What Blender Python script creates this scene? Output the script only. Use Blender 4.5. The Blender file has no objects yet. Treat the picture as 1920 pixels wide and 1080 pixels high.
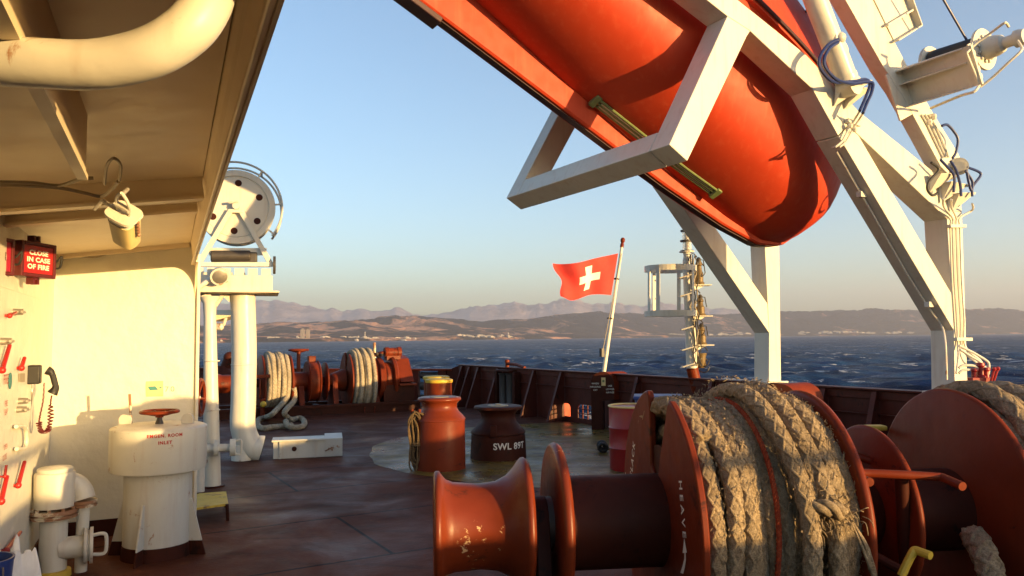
import bpy, bmesh, math, random
import numpy as np
from mathutils import Vector, Matrix, noise
V3 = Vector
rad = math.radians
PI = math.pi
random.seed(7)
sc = bpy.context.scene
COL = sc.collection

# ------------------------------------------------------------------ camera
FPX = 1450.0
CAM = V3((0, 0, 1.7))
TH, RHO = math.atan(93 / FPX), 0.0095
FWD = V3((0, math.cos(TH), math.sin(TH)))
_u0 = V3((0, -math.sin(TH), math.cos(TH)))
RGT = V3((1, 0, 0)) * math.cos(RHO) - _u0 * math.sin(RHO)
UPV = _u0 * math.cos(RHO) + V3((1, 0, 0)) * math.sin(RHO)
cd = bpy.data.cameras.new('camera')
co = bpy.data.objects.new('camera', cd)
COL.objects.link(co)
cd.sensor_width = 36
cd.lens = FPX / 1920 * 36
cd.clip_start, cd.clip_end = 0.05, 80000
co.matrix_world = Matrix(((RGT.x, UPV.x, -FWD.x, CAM.x), (RGT.y, UPV.y, -FWD.y, CAM.y), (RGT.z, UPV.z, -FWD.z, CAM.z), (0, 0, 0, 1)))
sc.camera = co

# ------------------------------------------------------------------ light
SUN_EL = rad(3.1)
SUN_AZ = math.atan2(0.803, -0.595)
SUN = V3((math.sin(SUN_AZ) * math.cos(SUN_EL), math.cos(SUN_AZ) * math.cos(SUN_EL), math.sin(SUN_EL)))
wd = bpy.data.worlds.new("World")
sc.world = wd
wd.use_nodes = True
_nt = wd.node_tree
_sky = _nt.nodes.new('ShaderNodeTexSky')
_sky.sky_type = 'NISHITA'
_sky.sun_disc = False
_sky.sun_elevation, _sky.sun_rotation = SUN_EL, SUN_AZ
_sky.air_density, _sky.dust_density, _sky.ozone_density = 0.75, 1.1, 1.7
_nt.links.new(_sky.outputs[0], _nt.nodes['Background'].inputs[0])
_nt.nodes['Background'].inputs[1].default_value = 0.15
ld = bpy.data.lights.new('sun', 'SUN')
ld.energy, ld.angle, ld.color = 2.6, rad(0.5), (1.0, 0.65, 0.255)
lo = bpy.data.objects.new('sun', ld)
COL.objects.link(lo)
lo.rotation_euler = SUN.to_track_quat('Z', 'Y').to_euler()
sc.view_settings.view_transform = 'Standard'
sc.view_settings.look = 'None'
sc.view_settings.gamma = 1
sc.view_settings.exposure = 1.95

# ------------------------------------------------------------------ geometry of the view
def ray(px, py):
    return FWD + RGT * ((px - 960) / FPX) + UPV * ((540 - py) / FPX)
def at(px, py, Y):
    d = ray(px, py)
    return CAM + d * (Y / d.y)
def gz(px, py, z=0.0):
    d = ray(px, py)
    return CAM + d * ((z - CAM.z) / d.z)
def onp(px, py, p, n):
    d = ray(px, py)
    return CAM + d * ((p - CAM).dot(n) / d.dot(n))
def line_px(p, d, px):          # point of the line p + t d that is seen in column px
    k = (px - 960) / FPX
    m = RGT - FWD * k
    return p + d * (-(p - CAM).dot(m) / d.dot(m))
def hor(px):
    return 633 - (px - 960) * RHO
Z = V3((0, 0, 1))

# ------------------------------------------------------------------ mesh builder
class MB:
    def __init__(s): s.v, s.f, s.mi = [], [], []
    def add(s, vs, fs, mi=0):
        o = len(s.v)
        s.v += [tuple(v) for v in vs]
        s.f += [tuple(i + o for i in f) for f in fs]
        s.mi += [mi] * len(fs)
        return s
    def box(s, c, sz, ax=(V3((1, 0, 0)), V3((0, 1, 0)), V3((0, 0, 1)))):
        c = V3(c)
        vs = [c + ax[0] * (i * sz[0] / 2) + ax[1] * (j * sz[1] / 2) + ax[2] * (k * sz[2] / 2) for i in (-1, 1) for j in (-1, 1) for k in (-1, 1)]
        return s.add(vs, [(0, 1, 3, 2), (4, 6, 7, 5), (0, 4, 5, 1), (2, 3, 7, 6), (0, 2, 6, 4), (1, 5, 7, 3)])
    def beam(s, a, b, w, h, side):      # box from a to b, w along side, h across
        a, b = V3(a), V3(b)
        d = (b - a).normalized()
        sd = (side - d * side.dot(d)).normalized()
        return s.box((a + b) / 2, ((b - a).length, w, h), (d, sd, d.cross(sd)))
    def prism(s, pts, vec):
        n = len(pts)
        vs = [V3(p) for p in pts] + [V3(p) + vec for p in pts]
        return s.add(vs, [tuple(range(n)), tuple(range(2 * n - 1, n - 1, -1))] + [(i, (i + 1) % n, n + (i + 1) % n, n + i) for i in range(n)])
    def lathe(s, o, ax, prof, n=40, ref=None):
        ax = V3(ax).normalized()
        e = (ref or (V3((0, 0, 1)) if abs(ax.z) < .9 else V3((1, 0, 0))))
        e = (e - ax * e.dot(ax)).normalized()
        g = ax.cross(e)
        vs, fs = [], []
        for a, r in prof:
            for i in range(n):
                t = 2 * PI * i / n
                vs.append(V3(o) + ax * a + (e * math.cos(t) + g * math.sin(t)) * r)
        m = len(prof)
        for k in range(m - 1):
            for i in range(n):
                j = (i + 1) % n
                fs.append((k * n + i, k * n + j, (k + 1) * n + j, (k + 1) * n + i))
        if prof[0][1] > 1e-6: fs.append(tuple(range(n - 1, -1, -1)))
        if prof[-1][1] > 1e-6: fs.append(tuple((m - 1) * n + i for i in range(n)))
        return s.add(vs, fs)
    def cyl(s, a, b, r, r2=None, n=24):
        a, b = V3(a), V3(b)
        L = (b - a).length
        return s.lathe(a, b - a, [(0, r), (L, r if r2 is None else r2)], n)
    def ring(s, c, ax, R, r, n=40, m=8, a0=0, a1=2 * PI, ref=None):
        ax = V3(ax).normalized()
        e = (ref or (V3((0, 0, 1)) if abs(ax.z) < .9 else V3((1, 0, 0))))
        e = (e - ax * e.dot(ax)).normalized()
        g = ax.cross(e)
        full = abs(a1 - a0 - 2 * PI) < 1e-6
        pts = [V3(c) + (e * math.cos(t) + g * math.sin(t)) * R for t in [a0 + (a1 - a0) * i / n for i in range(n if full else n + 1)]]
        return s.tube(pts, r, m, closed=full)
    def tube(s, pts, r, n=8, closed=False):
        P = [V3(p) for p in pts]
        N = len(P)
        T = []
        for i in range(N):
            a = P[(i - 1) % N] if (closed or i > 0) else P[i]
            b = P[(i + 1) % N] if (closed or i < N - 1) else P[i]
            T.append((b - a).normalized())
        e = T[0].orthogonal().normalized()
        vs = []
        for i in range(N):
            e = (e - T[i] * e.dot(T[i])).normalized()
            g = T[i].cross(e)
            rr = r[i] if isinstance(r, (list, tuple)) else r
            for k in range(n):
                t = 2 * PI * k / n
                vs.append(P[i] + (e * math.cos(t) + g * math.sin(t)) * rr)
        fs = []
        for i in range(N if closed else N - 1):
            j = (i + 1) % N
            for k in range(n):
                l = (k + 1) % n
                fs.append((i * n + k, i * n + l, j * n + l, j * n + k))
        if not closed:
            fs.append(tuple(range(n - 1, -1, -1)))
            fs.append(tuple((N - 1) * n + k for k in range(n)))
        return s.add(vs, fs)
    def ball(s, c, r, n=16, sq=(1, 1, 1)):
        m = n // 2
        vs = [(c[0] + r * sq[0] * math.sin(PI * j / m) * math.cos(2 * PI * i / n), c[1] + r * sq[1] * math.sin(PI * j / m) * math.sin(2 * PI * i / n), c[2] + r * sq[2] * math.cos(PI * j / m)) for j in range(m + 1) for i in range(n)]
        return s.add(vs, [(j * n + i, (j + 1) * n + i, (j + 1) * n + (i + 1) % n, j * n + (i + 1) % n) for j in range(m) for i in range(n)])
    def grid(s, P, mi=None):            # P[row][col] of points
        R, Cc = len(P), len(P[0])
        o = len(s.v)
        s.v += [tuple(p) for row in P for p in row]
        for i in range(R - 1):
            for j in range(Cc - 1):
                s.f.append((o + i * Cc + j, o + i * Cc + j + 1, o + (i + 1) * Cc + j + 1, o + (i + 1) * Cc + j))
                s.mi.append(mi(i, j) if mi else 0)
        return s

def smooth_path(pts, k=8, closed=False):
    P = [V3(p) for p in pts]
    n = len(P)
    out = []
    for i in range(n if closed else n - 1):
        g = lambda q: P[q % n] if closed else P[min(max(q, 0), n - 1)]
        a, b, c, d = g(i - 1), g(i), g(i + 1), g(i + 2)
        for j in range(k):
            t = j / k
            out.append(0.5 * ((2 * b) + (c - a) * t + (2 * a - 5 * b + 4 * c - d) * t * t + (3 * b - a - 3 * c + d) * t ** 3))
    if not closed: out.append(P[-1])
    return out

def resample(pts, step, closed=False):
    P = [V3(p) for p in pts] + ([V3(pts[0])] if closed else [])
    out, acc = [P[0].copy()], 0.0
    for a, b in zip(P, P[1:]):
        L = (b - a).length
        t = step - acc
        while t < L:
            out.append(a + (b - a) * (t / L))
            t += step
        acc = L - (t - step)
    return out

def rope(mb, pts, r, pitch, strands=3, plait=False, n=6, closed=False):
    P = resample(pts, pitch / (12 if plait else 10), closed)
    N = len(P)
    if N < 3: return
    e = None
    fr = []
    for i in range(N):
        a = P[(i - 1) % N] if (closed or i > 0) else P[i]
        b = P[(i + 1) % N] if (closed or i < N - 1) else P[i]
        T = (b - a).normalized()
        e = T.orthogonal().normalized() if e is None else (e - T * e.dot(T)).normalized()
        fr.append((e.copy(), T.cross(e)))
    L = pitch / (12 if plait else 10)
    specs = [(1, 2 * PI * k / strands) for k in range(strands)]
    if plait: specs = [(d, PI * .5 * k + (0 if d > 0 else PI / 4)) for d in (1, -1) for k in range(4)]
    if plait: mb.tube(P, r * .88, 10)
    for d, ph in specs:
        q = []
        for i in range(N):
            s_ = i * L / pitch * 2 * PI
            t = d * s_ + ph
            off = r * 0.5
            if plait: off = r * (0.775 + 0.05 * d * math.cos(4 * s_))
            x, g = fr[i]
            q.append(P[i] + (x * math.cos(t) + g * math.sin(t)) * off)
        mb.tube(q, r * (0.235 if plait else 0.53), n)

def text_geo(txt, size, spacing=1.0, bold=0.0):
    c = bpy.data.curves.new('t', 'FONT')
    c.body, c.size, c.align_x, c.align_y = txt, size, 'CENTER', 'CENTER'
    c.space_character = spacing
    c.offset = bold
    c.resolution_u = 3
    o = bpy.data.objects.new('t', c)
    COL.objects.link(o)
    dg = bpy.context.evaluated_depsgraph_get()
    me = o.evaluated_get(dg).to_mesh()
    vs = [v.co.copy() for v in me.vertices]
    fs = [tuple(p.vertices) for p in me.polygons]
    o.evaluated_get(dg).to_mesh_clear()
    bpy.data.objects.remove(o)
    bpy.data.curves.remove(c)
    return vs, fs
def text_on(mb, txt, size, c, right, up, spacing=1.0, bold=0.0):
    vs, fs = text_geo(txt, size, spacing, bold)
    return mb.add([V3(c) + right * v.x + up * v.y for v in vs], fs)

def world_off(o):
    p = V3((0, 0, 0))
    while o:
        p += o.location
        o = o.parent
    return p
def part(name, mb, mat, parent=None, angle=35, bev=0, flat=False, normals=True):
    off = world_off(parent)
    me = bpy.data.meshes.new(name)
    me.from_pydata([(v[0] - off.x, v[1] - off.y, v[2] - off.z) for v in mb.v], [], mb.f)
    mats = mat if isinstance(mat, (list, tuple)) else [mat]
    for m in mats: me.materials.append(m)
    if len(mats) > 1: me.polygons.foreach_set('material_index', mb.mi)
    if normals:
        b = bmesh.new()
        b.from_mesh(me)
        bmesh.ops.recalc_face_normals(b, faces=b.faces)
        b.to_mesh(me)
        b.free()
    if not flat:
        me.shade_smooth()
        me.set_sharp_from_angle(angle=rad(angle))
    o = bpy.data.objects.new(name, me)
    COL.objects.link(o)
    o.parent = parent
    if bev:
        m = o.modifiers.new('bevel', 'BEVEL')
        m.width, m.segments, m.limit_method, m.angle_limit = bev, 2, 'ANGLE', rad(40)
        m.harden_normals = False
    return o
def tag(o, label=None, cat=None, group=None, kind=None):
    if label: o['label'] = label
    if cat: o['category'] = cat
    if group: o['group'] = group
    if kind: o['kind'] = kind
    return o
def thing(name, label, cat, loc=(0, 0, 0), group=None):
    o = bpy.data.objects.new(name, None)
    o.empty_display_size = .1
    COL.objects.link(o)
    o.location = loc
    return tag(o, label, cat, group)
def dup(root, loc, label=None):
    r = root.copy()
    COL.objects.link(r)
    r.location = loc
    if label: r['label'] = label
    for ch in list(root.children):
        c = ch.copy()
        COL.objects.link(c)
        c.parent = r
        for g in ch.children:
            d = g.copy()
            COL.objects.link(d)
            d.parent = c
    return r

# ------------------------------------------------------------------ materials
def mat_base(name):
    m = bpy.data.materials.new(name)
    m.use_nodes = True
    nt = m.node_tree
    return m, nt, nt.nodes['Principled BSDF'], nt.nodes.new('ShaderNodeTexCoord')
def _noise(nt, vec, scale, detail=4, rough=.55, dist=0):
    n = nt.nodes.new('ShaderNodeTexNoise')
    n.inputs['Scale'].default_value, n.inputs['Detail'].default_value = scale, detail
    n.inputs['Roughness'].default_value, n.inputs['Distortion'].default_value = rough, dist
    nt.links.new(vec, n.inputs['Vector'])
    return n.outputs['Fac']
def _ramp(nt, fac, stops):
    r = nt.nodes.new('ShaderNodeValToRGB')
    el = r.color_ramp.elements
    while len(el) < len(stops): el.new(0.5)
    for e, (p, c) in zip(el, stops):
        e.position = p
        e.color = (*c, 1) if not isinstance(c, (int, float)) else (c, c, c, 1)
    nt.links.new(fac, r.inputs[0])
    return r.outputs[0]
def _mix(nt, fac, a, b, typ='MIX'):
    x = nt.nodes.new('ShaderNodeMix')
    x.data_type, x.blend_type = 'RGBA', typ
    for k, val in ((0, fac), (6, a), (7, b)):
        if isinstance(val, (int, float)): x.inputs[k].default_value = val if k == 0 else (val, val, val, 1)
        elif isinstance(val, tuple): x.inputs[k].default_value = (*val, 1)
        else: nt.links.new(val, x.inputs[k])
    return x.outputs[2]
def _bump(nt, bs, h, dist, strength=1.0):
    b = nt.nodes.new('ShaderNodeBump')
    b.inputs['Distance'].default_value, b.inputs['Strength'].default_value = dist, strength
    nt.links.new(h, b.inputs['Height'])
    nt.links.new(b.outputs[0], bs.inputs['Normal'])
def _map(nt, vec, scale):
    m = nt.nodes.new('ShaderNodeMapping')
    m.inputs['Scale'].default_value = scale
    nt.links.new(vec, m.inputs['Vector'])
    return m.outputs[0]
def paint(name, col, rough=.42, var=.18, rust=0.0, rustcol=(.16, .05, .015), streak=0.0, dents=.004, spec=.5, chips=None):
    m, nt, b, tc = mat_base(name)
    v = tc.outputs['Object']
    lo_, hi = tuple(c * (1 - var) for c in col), tuple(min(1, c * (1 + var * .6)) for c in col)
    c = _ramp(nt, _noise(nt, v, 2.2, 6, .65, .4), [(.3, lo_), (.7, hi)])
    if streak:
        st = _noise(nt, _map(nt, v, (14, 14, 1.1)), 1.0, 4, .6)
        c = _mix(nt, _ramp(nt, st, [(.52, 0.0), (.8, streak)]), c, rustcol)
    if rust:
        n1 = _noise(nt, v, 5.5, 8, .72, .5)
        c = _mix(nt, _ramp(nt, n1, [(.62 - rust * .2, 0.0), (.68 - rust * .2, .9)]), c, rustcol)
    if chips:
        n1 = _noise(nt, v, 24, 5, .7, .3)
        n2 = _noise(nt, v, 2.5, 3)
        ml = nt.nodes.new('ShaderNodeMath')
        ml.operation = 'MULTIPLY'
        nt.links.new(n1, ml.inputs[0])
        nt.links.new(n2, ml.inputs[1])
        c = _mix(nt, _ramp(nt, ml.outputs[0], [(.36, 0.0), (.39, .8)]), c, chips)
    nt.links.new(c, b.inputs['Base Color'])
    r = _ramp(nt, _noise(nt, v, 9, 5), [(.3, max(.05, rough - .05)), (.75, min(1, rough + .10))])
    nt.links.new(r, b.inputs['Roughness'])
    b.inputs['Specular IOR Level'].default_value = spec
    if dents:
        h = _noise(nt, v, 7, 4, .5)
        _bump(nt, b, h, dents, .6)
    return m
def plain(name, col, rough=.5, metal=0.0):
    m, nt, b, tc = mat_base(name)
    c = _ramp(nt, _noise(nt, tc.outputs['Object'], 12, 4), [(.3, tuple(x * .85 for x in col)), (.7, col)])
    nt.links.new(c, b.inputs['Base Color'])
    b.inputs['Roughness'].default_value, b.inputs['Metallic'].default_value = rough, metal
    return m
M = {}
WH = (.61, .58, .50)
M['white'] = paint('white_paint', WH, .38, .06, .0, (.32, .15, .045), .30, .008)
M['white_worn'] = paint('white_paint_worn', (.57, .55, .49), .42, .08, .07, (.30, .12, .03), .25, .008)
M['rusty'] = paint('rusty_white_flange', (.62, .55, .42), .6, .2, .95, (.20, .07, .02), .3, .01)
M['wall'] = paint('wall_paint', (.62, .595, .505), .40, .04, .0, (.4, .2, .07), .03, .02)
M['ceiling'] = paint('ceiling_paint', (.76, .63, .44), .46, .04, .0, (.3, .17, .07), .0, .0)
M['red'] = paint('red_oxide_paint', (.145, .0235, .0078), .42, .22, .08, (.035, .010, .006), .18, .006, .13)
M['red_chip'] = paint('red_oxide_chipped', (.150, .0245, .0078), .36, .2, .08, (.04, .012, .006), .1, .006, .22, (.62, .42, .22))
M['red_dark'] = paint('red_oxide_dull', (.052, .0135, .0080), .5, .25, .2, (.02, .009, .007), .3, .008, .1)
M['bulwark'] = paint('bulwark_paint', (.088, .0190, .0115), .5, .22, .12, (.018, .008, .006), .3, .01, .2)
M['signal'] = paint('signal_red', (.34, .014, .010), .4, .15)
M['orange'] = paint('lifeboat_orange', (.43, .040, .012), .52, .06, .0, (.56, .13, .06), .30, .0, .3)
M['orange_dark'] = paint('fender_black', (.045, .014, .018), .6, .2)
M['yellow'] = paint('yellow_paint', (.60, .40, .04), .5, .2, .2, (.2, .1, .03), .2)
M['pale_yellow'] = paint('pale_yellow_rim', (.72, .55, .22), .5, .15, .15, (.3, .15, .04))
M['black'] = plain('black_rubber', (.015, .014, .014), .55)
M['dark'] = plain('dark_steel', (.05, .042, .038), .5)
M['steel'] = plain('galvanised_steel', (.35, .32, .28), .42, .6)
M['brass'] = plain('aged_brass', (.15, .10, .04), .55, .2)
M['hose'] = plain('blue_hose', (.010, .024, .12), .42)
M['cable'] = plain('grey_cable', (.36, .30, .21), .6)
M['barrel'] = paint('barrel_red', (.26, .012, .014), .38, .12, .05)
M['blue'] = plain('blue_plastic', (.02, .045, .20), .45)
M['rag'] = plain('white_cloth', (.72, .72, .74), .9)
M['lettering'] = plain('white_lettering', (.78, .74, .66), .6)
M['red_letter'] = plain('red_lettering', (.45, .03, .02), .6)
M['teal'] = plain('teal_ink', (.03, .20, .20), .6)
M['sticker'] = plain('cream_sticker', (.66, .52, .24), .55)
M['green'] = plain('green_grey_strip', (.13, .17, .06), .5)
M['strip_light'] = plain('pale_strip', (.55, .52, .36), .5)
M['signbox'] = plain('dark_red_housing', (.10, .012, .012), .4)
M['signface'] = plain('red_sign_face', (.36, .014, .012), .35)
M['purple'] = plain('deep_red_panel', (.30, .01, .03), .35)
def rope_mat(name, a, b_, sc_=34):
    m, nt, b, tc = mat_base(name)
    v = tc.outputs['Object']
    c = _ramp(nt, _noise(nt, v, sc_, 8, .8), [(.30, tuple(x * .35 for x in a)), (.46, a), (.66, b_)])
    c = _mix(nt, _ramp(nt, _noise(nt, v, 2.6, 4), [(.45, 0.0), (.72, .6)]), c, tuple(x * .42 for x in a))
    c = _mix(nt, _ramp(nt, _noise(nt, v, 170, 2, .6), [(.40, .40), (.52, 0.0)]), c, tuple(x * .35 for x in a))
    nt.links.new(c, b.inputs['Base Color'])
    b.inputs['Roughness'].default_value = .95
    b.inputs['Specular IOR Level'].default_value = .1
    _bump(nt, b, _noise(nt, v, 120, 5, .8), .015, 1.0)
    return m
M['rope'] = rope_mat('mooring_rope', (.41, .305, .19), (.63, .49, .325))
M['rope_pale'] = rope_mat('pale_mooring_rope', (.42, .35, .25), (.60, .53, .42), 20)
M['rope_red'] = rope_mat('orange_twine', (.45, .07, .03), (.60, .14, .06))
M['rope_coil'] = rope_mat('tan_line', (.15, .10, .055), (.24, .17, .095), 60)
def glass_mat():
    m, nt, b, tc = mat_base('lantern_glass')
    b.inputs['Base Color'].default_value = (.9, .9, .88, 1)
    b.inputs['Roughness'].default_value = .12
    b.inputs['Transmission Weight'].default_value = .75
    b.inputs['IOR'].default_value = 1.35
    return m
M['glass'] = glass_mat()

# ------------------------------------------------------------------ ship directions
BA, BB = gz(1700, 735, 1.0), gz(900, 687, 1.0)
VS = (BB - BA).normalized()
VS = V3((VS.x, VS.y, 0)).normalized()
US = V3((VS.y, -VS.x, 0))
BP = V3((BA.x, BA.y, 0))                  # foot of the transom bulwark
def bul(px, z=0.0):                       # point of the transom bulwark seen in column px
    p = line_px(BP + Z * z, VS, px)
    return p
def uv(u, v, z=0.0):
    return US * u + VS * v + Z * z
UT = BP.dot(US)                           # transom coordinate


# ================================================================== SETTING
SEA = -12.0
def build_sea():
    ang = list(np.radians(np.arange(-46, 46.01, .2))) + list(np.radians(np.arange(50, 312, 6)))
    ang += [2 * PI + ang[0]]
    rows = [2.0]
    while rows[-1] < 24000: rows.append(rows[-1] * (1.020 if rows[-1] < 1400 else 1.06) + (.0 if rows[-1] > 30 else 1.0))
    A, R = np.array(ang), np.array(rows)
    X, Y = np.outer(R, np.sin(A)), np.outer(R, np.cos(A))
    rng = np.random.default_rng(3)
    Hh = np.zeros_like(X)
    spacing = np.maximum(R * .0035, R * .02)[:, None]
    for k in range(34):
        wl = 7 * (5.5 ** rng.random())
        th = rad(205) + rng.normal() * .55
        amp = .0105 * wl * (.6 + rng.random())
        ph = rng.random() * 6.28
        w = np.clip(wl / (2.2 * spacing) - .6, 0, 1)
        s_ = np.sin((X * math.sin(th) + Y * math.cos(th)) * 2 * PI / wl + ph)
        Hh += amp * (s_ + .25 * (s_ ** 2 - .5)) * w
    Zz = SEA + Hh * (R > 25)[:, None]
    n, m = X.shape
    vs = np.stack([X, Y, Zz], -1).reshape(-1, 3)
    i, j = np.meshgrid(np.arange(n - 1), np.arange(m - 1), indexing='ij')
    a = i * m + j
    fs = np.stack([a, a + m, a + m + 1, a + 1], -1).reshape(-1, 4)
    me = bpy.data.meshes.new('sea')
    me.from_pydata(vs.tolist(), [], fs.tolist())
    mt, nt, b, tc = mat_base('sea_water')
    v = tc.outputs['Object']
    big = _noise(nt, _map(nt, v, (.05, .035, .05)), 1, 6, .7, .5)
    c = _ramp(nt, big, [(.36, (.003, .014, .046)), (.52, (.006, .034, .105)), (.66, (.018, .072, .18))])
    n1 = _noise(nt, _map(nt, v, (.10, .13, .1)), 1, 6, .66, .6)
    n2 = _noise(nt, _map(nt, v, (.017, .014, .02)), 1, 2)
    ad = nt.nodes.new('ShaderNodeMath')
    ad.operation = 'MULTIPLY_ADD'
    nt.links.new(n2, ad.inputs[0])
    ad.inputs[1].default_value = .42
    nt.links.new(n1, ad.inputs[2])
    foam = _ramp(nt, ad.outputs[0], [(.825, 0.0), (.85, 1.0)])
    c = _mix(nt, foam, c, (.50, .50, .52))
    nt.links.new(c, b.inputs['Base Color'])
    nt.links.new(_mix(nt, foam, .30, .9), b.inputs['Roughness'])
    b.inputs['IOR'].default_value = 1.33
    b.inputs['Specular IOR Level'].default_value = .008
    b.inputs['Specular Tint'].default_value = (.30, .55, 1, 1)
    h1 = _noise(nt, _map(nt, v, (.14, .30, .3)), 1, 8, .68, .4)
    _bump(nt, b, h1, 3.4, 1.0)
    me.materials.append(mt)
    me.shade_smooth()
    o = bpy.data.objects.new('sea', me)
    COL.objects.link(o)
    tag(o, 'dark blue choppy sea with scattered whitecaps', None, None, 'structure')
build_sea()

def interp(pts, x):
    return float(np.interp(x, [p[0] for p in pts], [p[1] for p in pts]))
NEAR = [(-400, 604), (0, 600), (400, 612), (480, 611), (520, 606), (600, 605), (640, 603), (665, 599), (712, 595), (775, 593), (837, 598), (900, 602), (931, 601), (990, 599), (1030, 592), (1080, 587), (1120, 584), (1160, 584), (1220, 590), (1320, 590), (1400, 587), (1470, 583), (1560, 582), (1640, 577), (1720, 580), (1800, 578), (1870, 576), (1930, 584), (2050, 580), (2300, 590)]
FAR = [(-400, 570), (0, 566), (380, 566), (440, 569), (480, 564), (510, 560), (540, 564), (600, 577), (640, 580), (680, 576), (715, 578), (745, 574), (775, 586), (820, 587), (860, 580), (905, 569), (935, 567), (962, 563), (985, 570), (1005, 568), (1030, 563), (1050, 557), (1075, 558), (1110, 570), (1135, 566), (1165, 569), (1200, 573), (1240, 567), (1290, 574), (1340, 578), (1400, 584), (1500, 588), (2300, 592)]
def shore(px):
    return interp([(-400, 3300), (400, 4300), (900, 5600), (1300, 8200), (1900, 9500), (2300, 9500)], px)
def terrain(name, x0, x1, step, rows, fn, mat, label):
    P = []
    for r in range(rows):
        row = []
        for px in np.arange(x0, x1 + .1, step):
            row.append(fn(px, r / (rows - 1)))
        P.append(row)
    mb = MB().grid(P)
    o = part(name, mb, mat, None, 180, normals=False)
    tag(o, label, None, None, 'structure')
    return o
def near_fn(px, t):
    D0 = shore(px)
    D = D0 - 60 + 4300 * t ** 1.25
    x = (px - 960) / FPX * D
    q = V3((x / 900, D / 900, 3.3))
    rg = noise.ridged_multi_fractal(q * 1.6, .9, 2.1, 6, .9, 2.0) * .42
    fb = noise.fractal(q * 2.6, .8, 2.1, 6) * .5
    Ht = (hor(px) - interp(NEAR, px)) / FPX * (D0 + 3300) - SEA
    low = min(1, max(0, (t - .10) / .62))
    env = low * low * (3 - 2 * low)
    k = .36 + .58 * rg + .22 * fb
    back = 1 if t < .84 else 1 - (t - .84) / .16 * .6
    h = Ht * env * back * min(1.08, max(.12, k + .42 * env))
    h = max(h, 0) * .84 + 34 * min(1, t / .03) * (.45 + .4 * noise.noise(q * 6)) + (Ht * .10) * max(0, noise.noise(V3((x / 700, 4.2, D / 600)))) * min(1, t / .08)
    if t == 0: h = -3
    return V3((x, D, SEA + h))
def far_fn(px, t):
    D = 17500 + 6000 * t
    x = (px - 960) / FPX * D
    q = V3((x / 2600, D / 2600, 8.8))
    rg = noise.ridged_multi_fractal(q * 1.7, .95, 2.1, 7, .9, 2.0) * .5
    Ht = (hor(px) - interp(FAR, px)) / FPX * 21400 - SEA
    env = math.sin(min(1, t / .68) * PI / 2) ** 1.3 if t < .68 else 1 - (t - .68) * 1.4
    jag = noise.fractal(V3((px / 26, 1.7, 5)), .7, 2.0, 6) * 70
    return V3((x, D, SEA + max(0, Ht * env * (.80 + .20 * min(1.0, .35 + rg)) + env * jag) if t > 0 else SEA))
def hill_mat(name, cols, sc1, bump, shift=0):
    m, nt, b, tc = mat_base(name)
    v = tc.outputs['Object']
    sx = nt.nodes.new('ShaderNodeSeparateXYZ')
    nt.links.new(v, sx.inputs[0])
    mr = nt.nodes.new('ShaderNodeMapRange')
    mr.inputs[1].default_value, mr.inputs[2].default_value, mr.inputs[3].default_value, mr.inputs[4].default_value = -1500, 3500, .02, -shift  # shift thins the sandy tone rightwards, painting those hills' shade into the colour
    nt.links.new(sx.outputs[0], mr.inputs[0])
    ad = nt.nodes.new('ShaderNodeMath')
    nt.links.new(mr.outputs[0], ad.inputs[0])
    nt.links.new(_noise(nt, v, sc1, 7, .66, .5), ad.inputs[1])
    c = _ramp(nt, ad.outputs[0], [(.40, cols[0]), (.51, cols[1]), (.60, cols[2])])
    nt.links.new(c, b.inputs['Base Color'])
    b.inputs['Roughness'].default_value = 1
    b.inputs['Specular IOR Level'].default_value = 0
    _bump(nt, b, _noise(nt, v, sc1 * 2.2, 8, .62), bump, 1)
    return m
terrain('hills', -330, 2260, 4, 72, near_fn, hill_mat('dry_hills_painted_shade', [(.016, .019, .028), (.034, .031, .034), (.74, .37, .22)], .0018, 200, .060), 'dry brown hills rising behind the far shore')  # dark and sandy tones paint shaded and sunlit slopes into the hill colour
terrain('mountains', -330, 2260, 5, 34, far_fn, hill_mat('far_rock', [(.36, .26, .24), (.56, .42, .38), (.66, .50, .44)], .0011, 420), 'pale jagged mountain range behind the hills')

# ---- the town on the far shore
M['town'] = plain('town_plaster', (.50, .44, .37), .8)
M['town_red'] = plain('dock_red', (.40, .08, .04), .7)
M['tower'] = plain('tower_concrete', (.30, .25, .20), .8)
def town_at(px, dist):
    D = shore(px) - 60 + dist
    t = max(0.0, dist / 4300) ** .8
    p = near_fn(px, t)
    return p
rng = random.Random(11)
clusters = [(410, 436, 7, 0, 'pale dockside shed at the left end of the far shore'), (500, 560, 6, 240, 'small pale house on the slope beside the two grey towers'),
            (600, 645, 8, 90, 'low white shore building right of the two grey towers'), (655, 706, 16, 70, 'white building in the dense shore town above the far winch'),
            (735, 778, 10, 60, 'white building in the small shore cluster left of the headland'), (835, 960, 16, 150, 'white block strung along the foot of the hills left of the flag'),
            (1255, 1400, 26, 260, 'white building in the town seen between the light mast and the far white post'), (1490, 1640, 36, 260, 'white building in the town seen between the two white davit posts'),
            (1660, 1745, 10, 200, 'small pale building on the shore left of the near davit post')]
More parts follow.
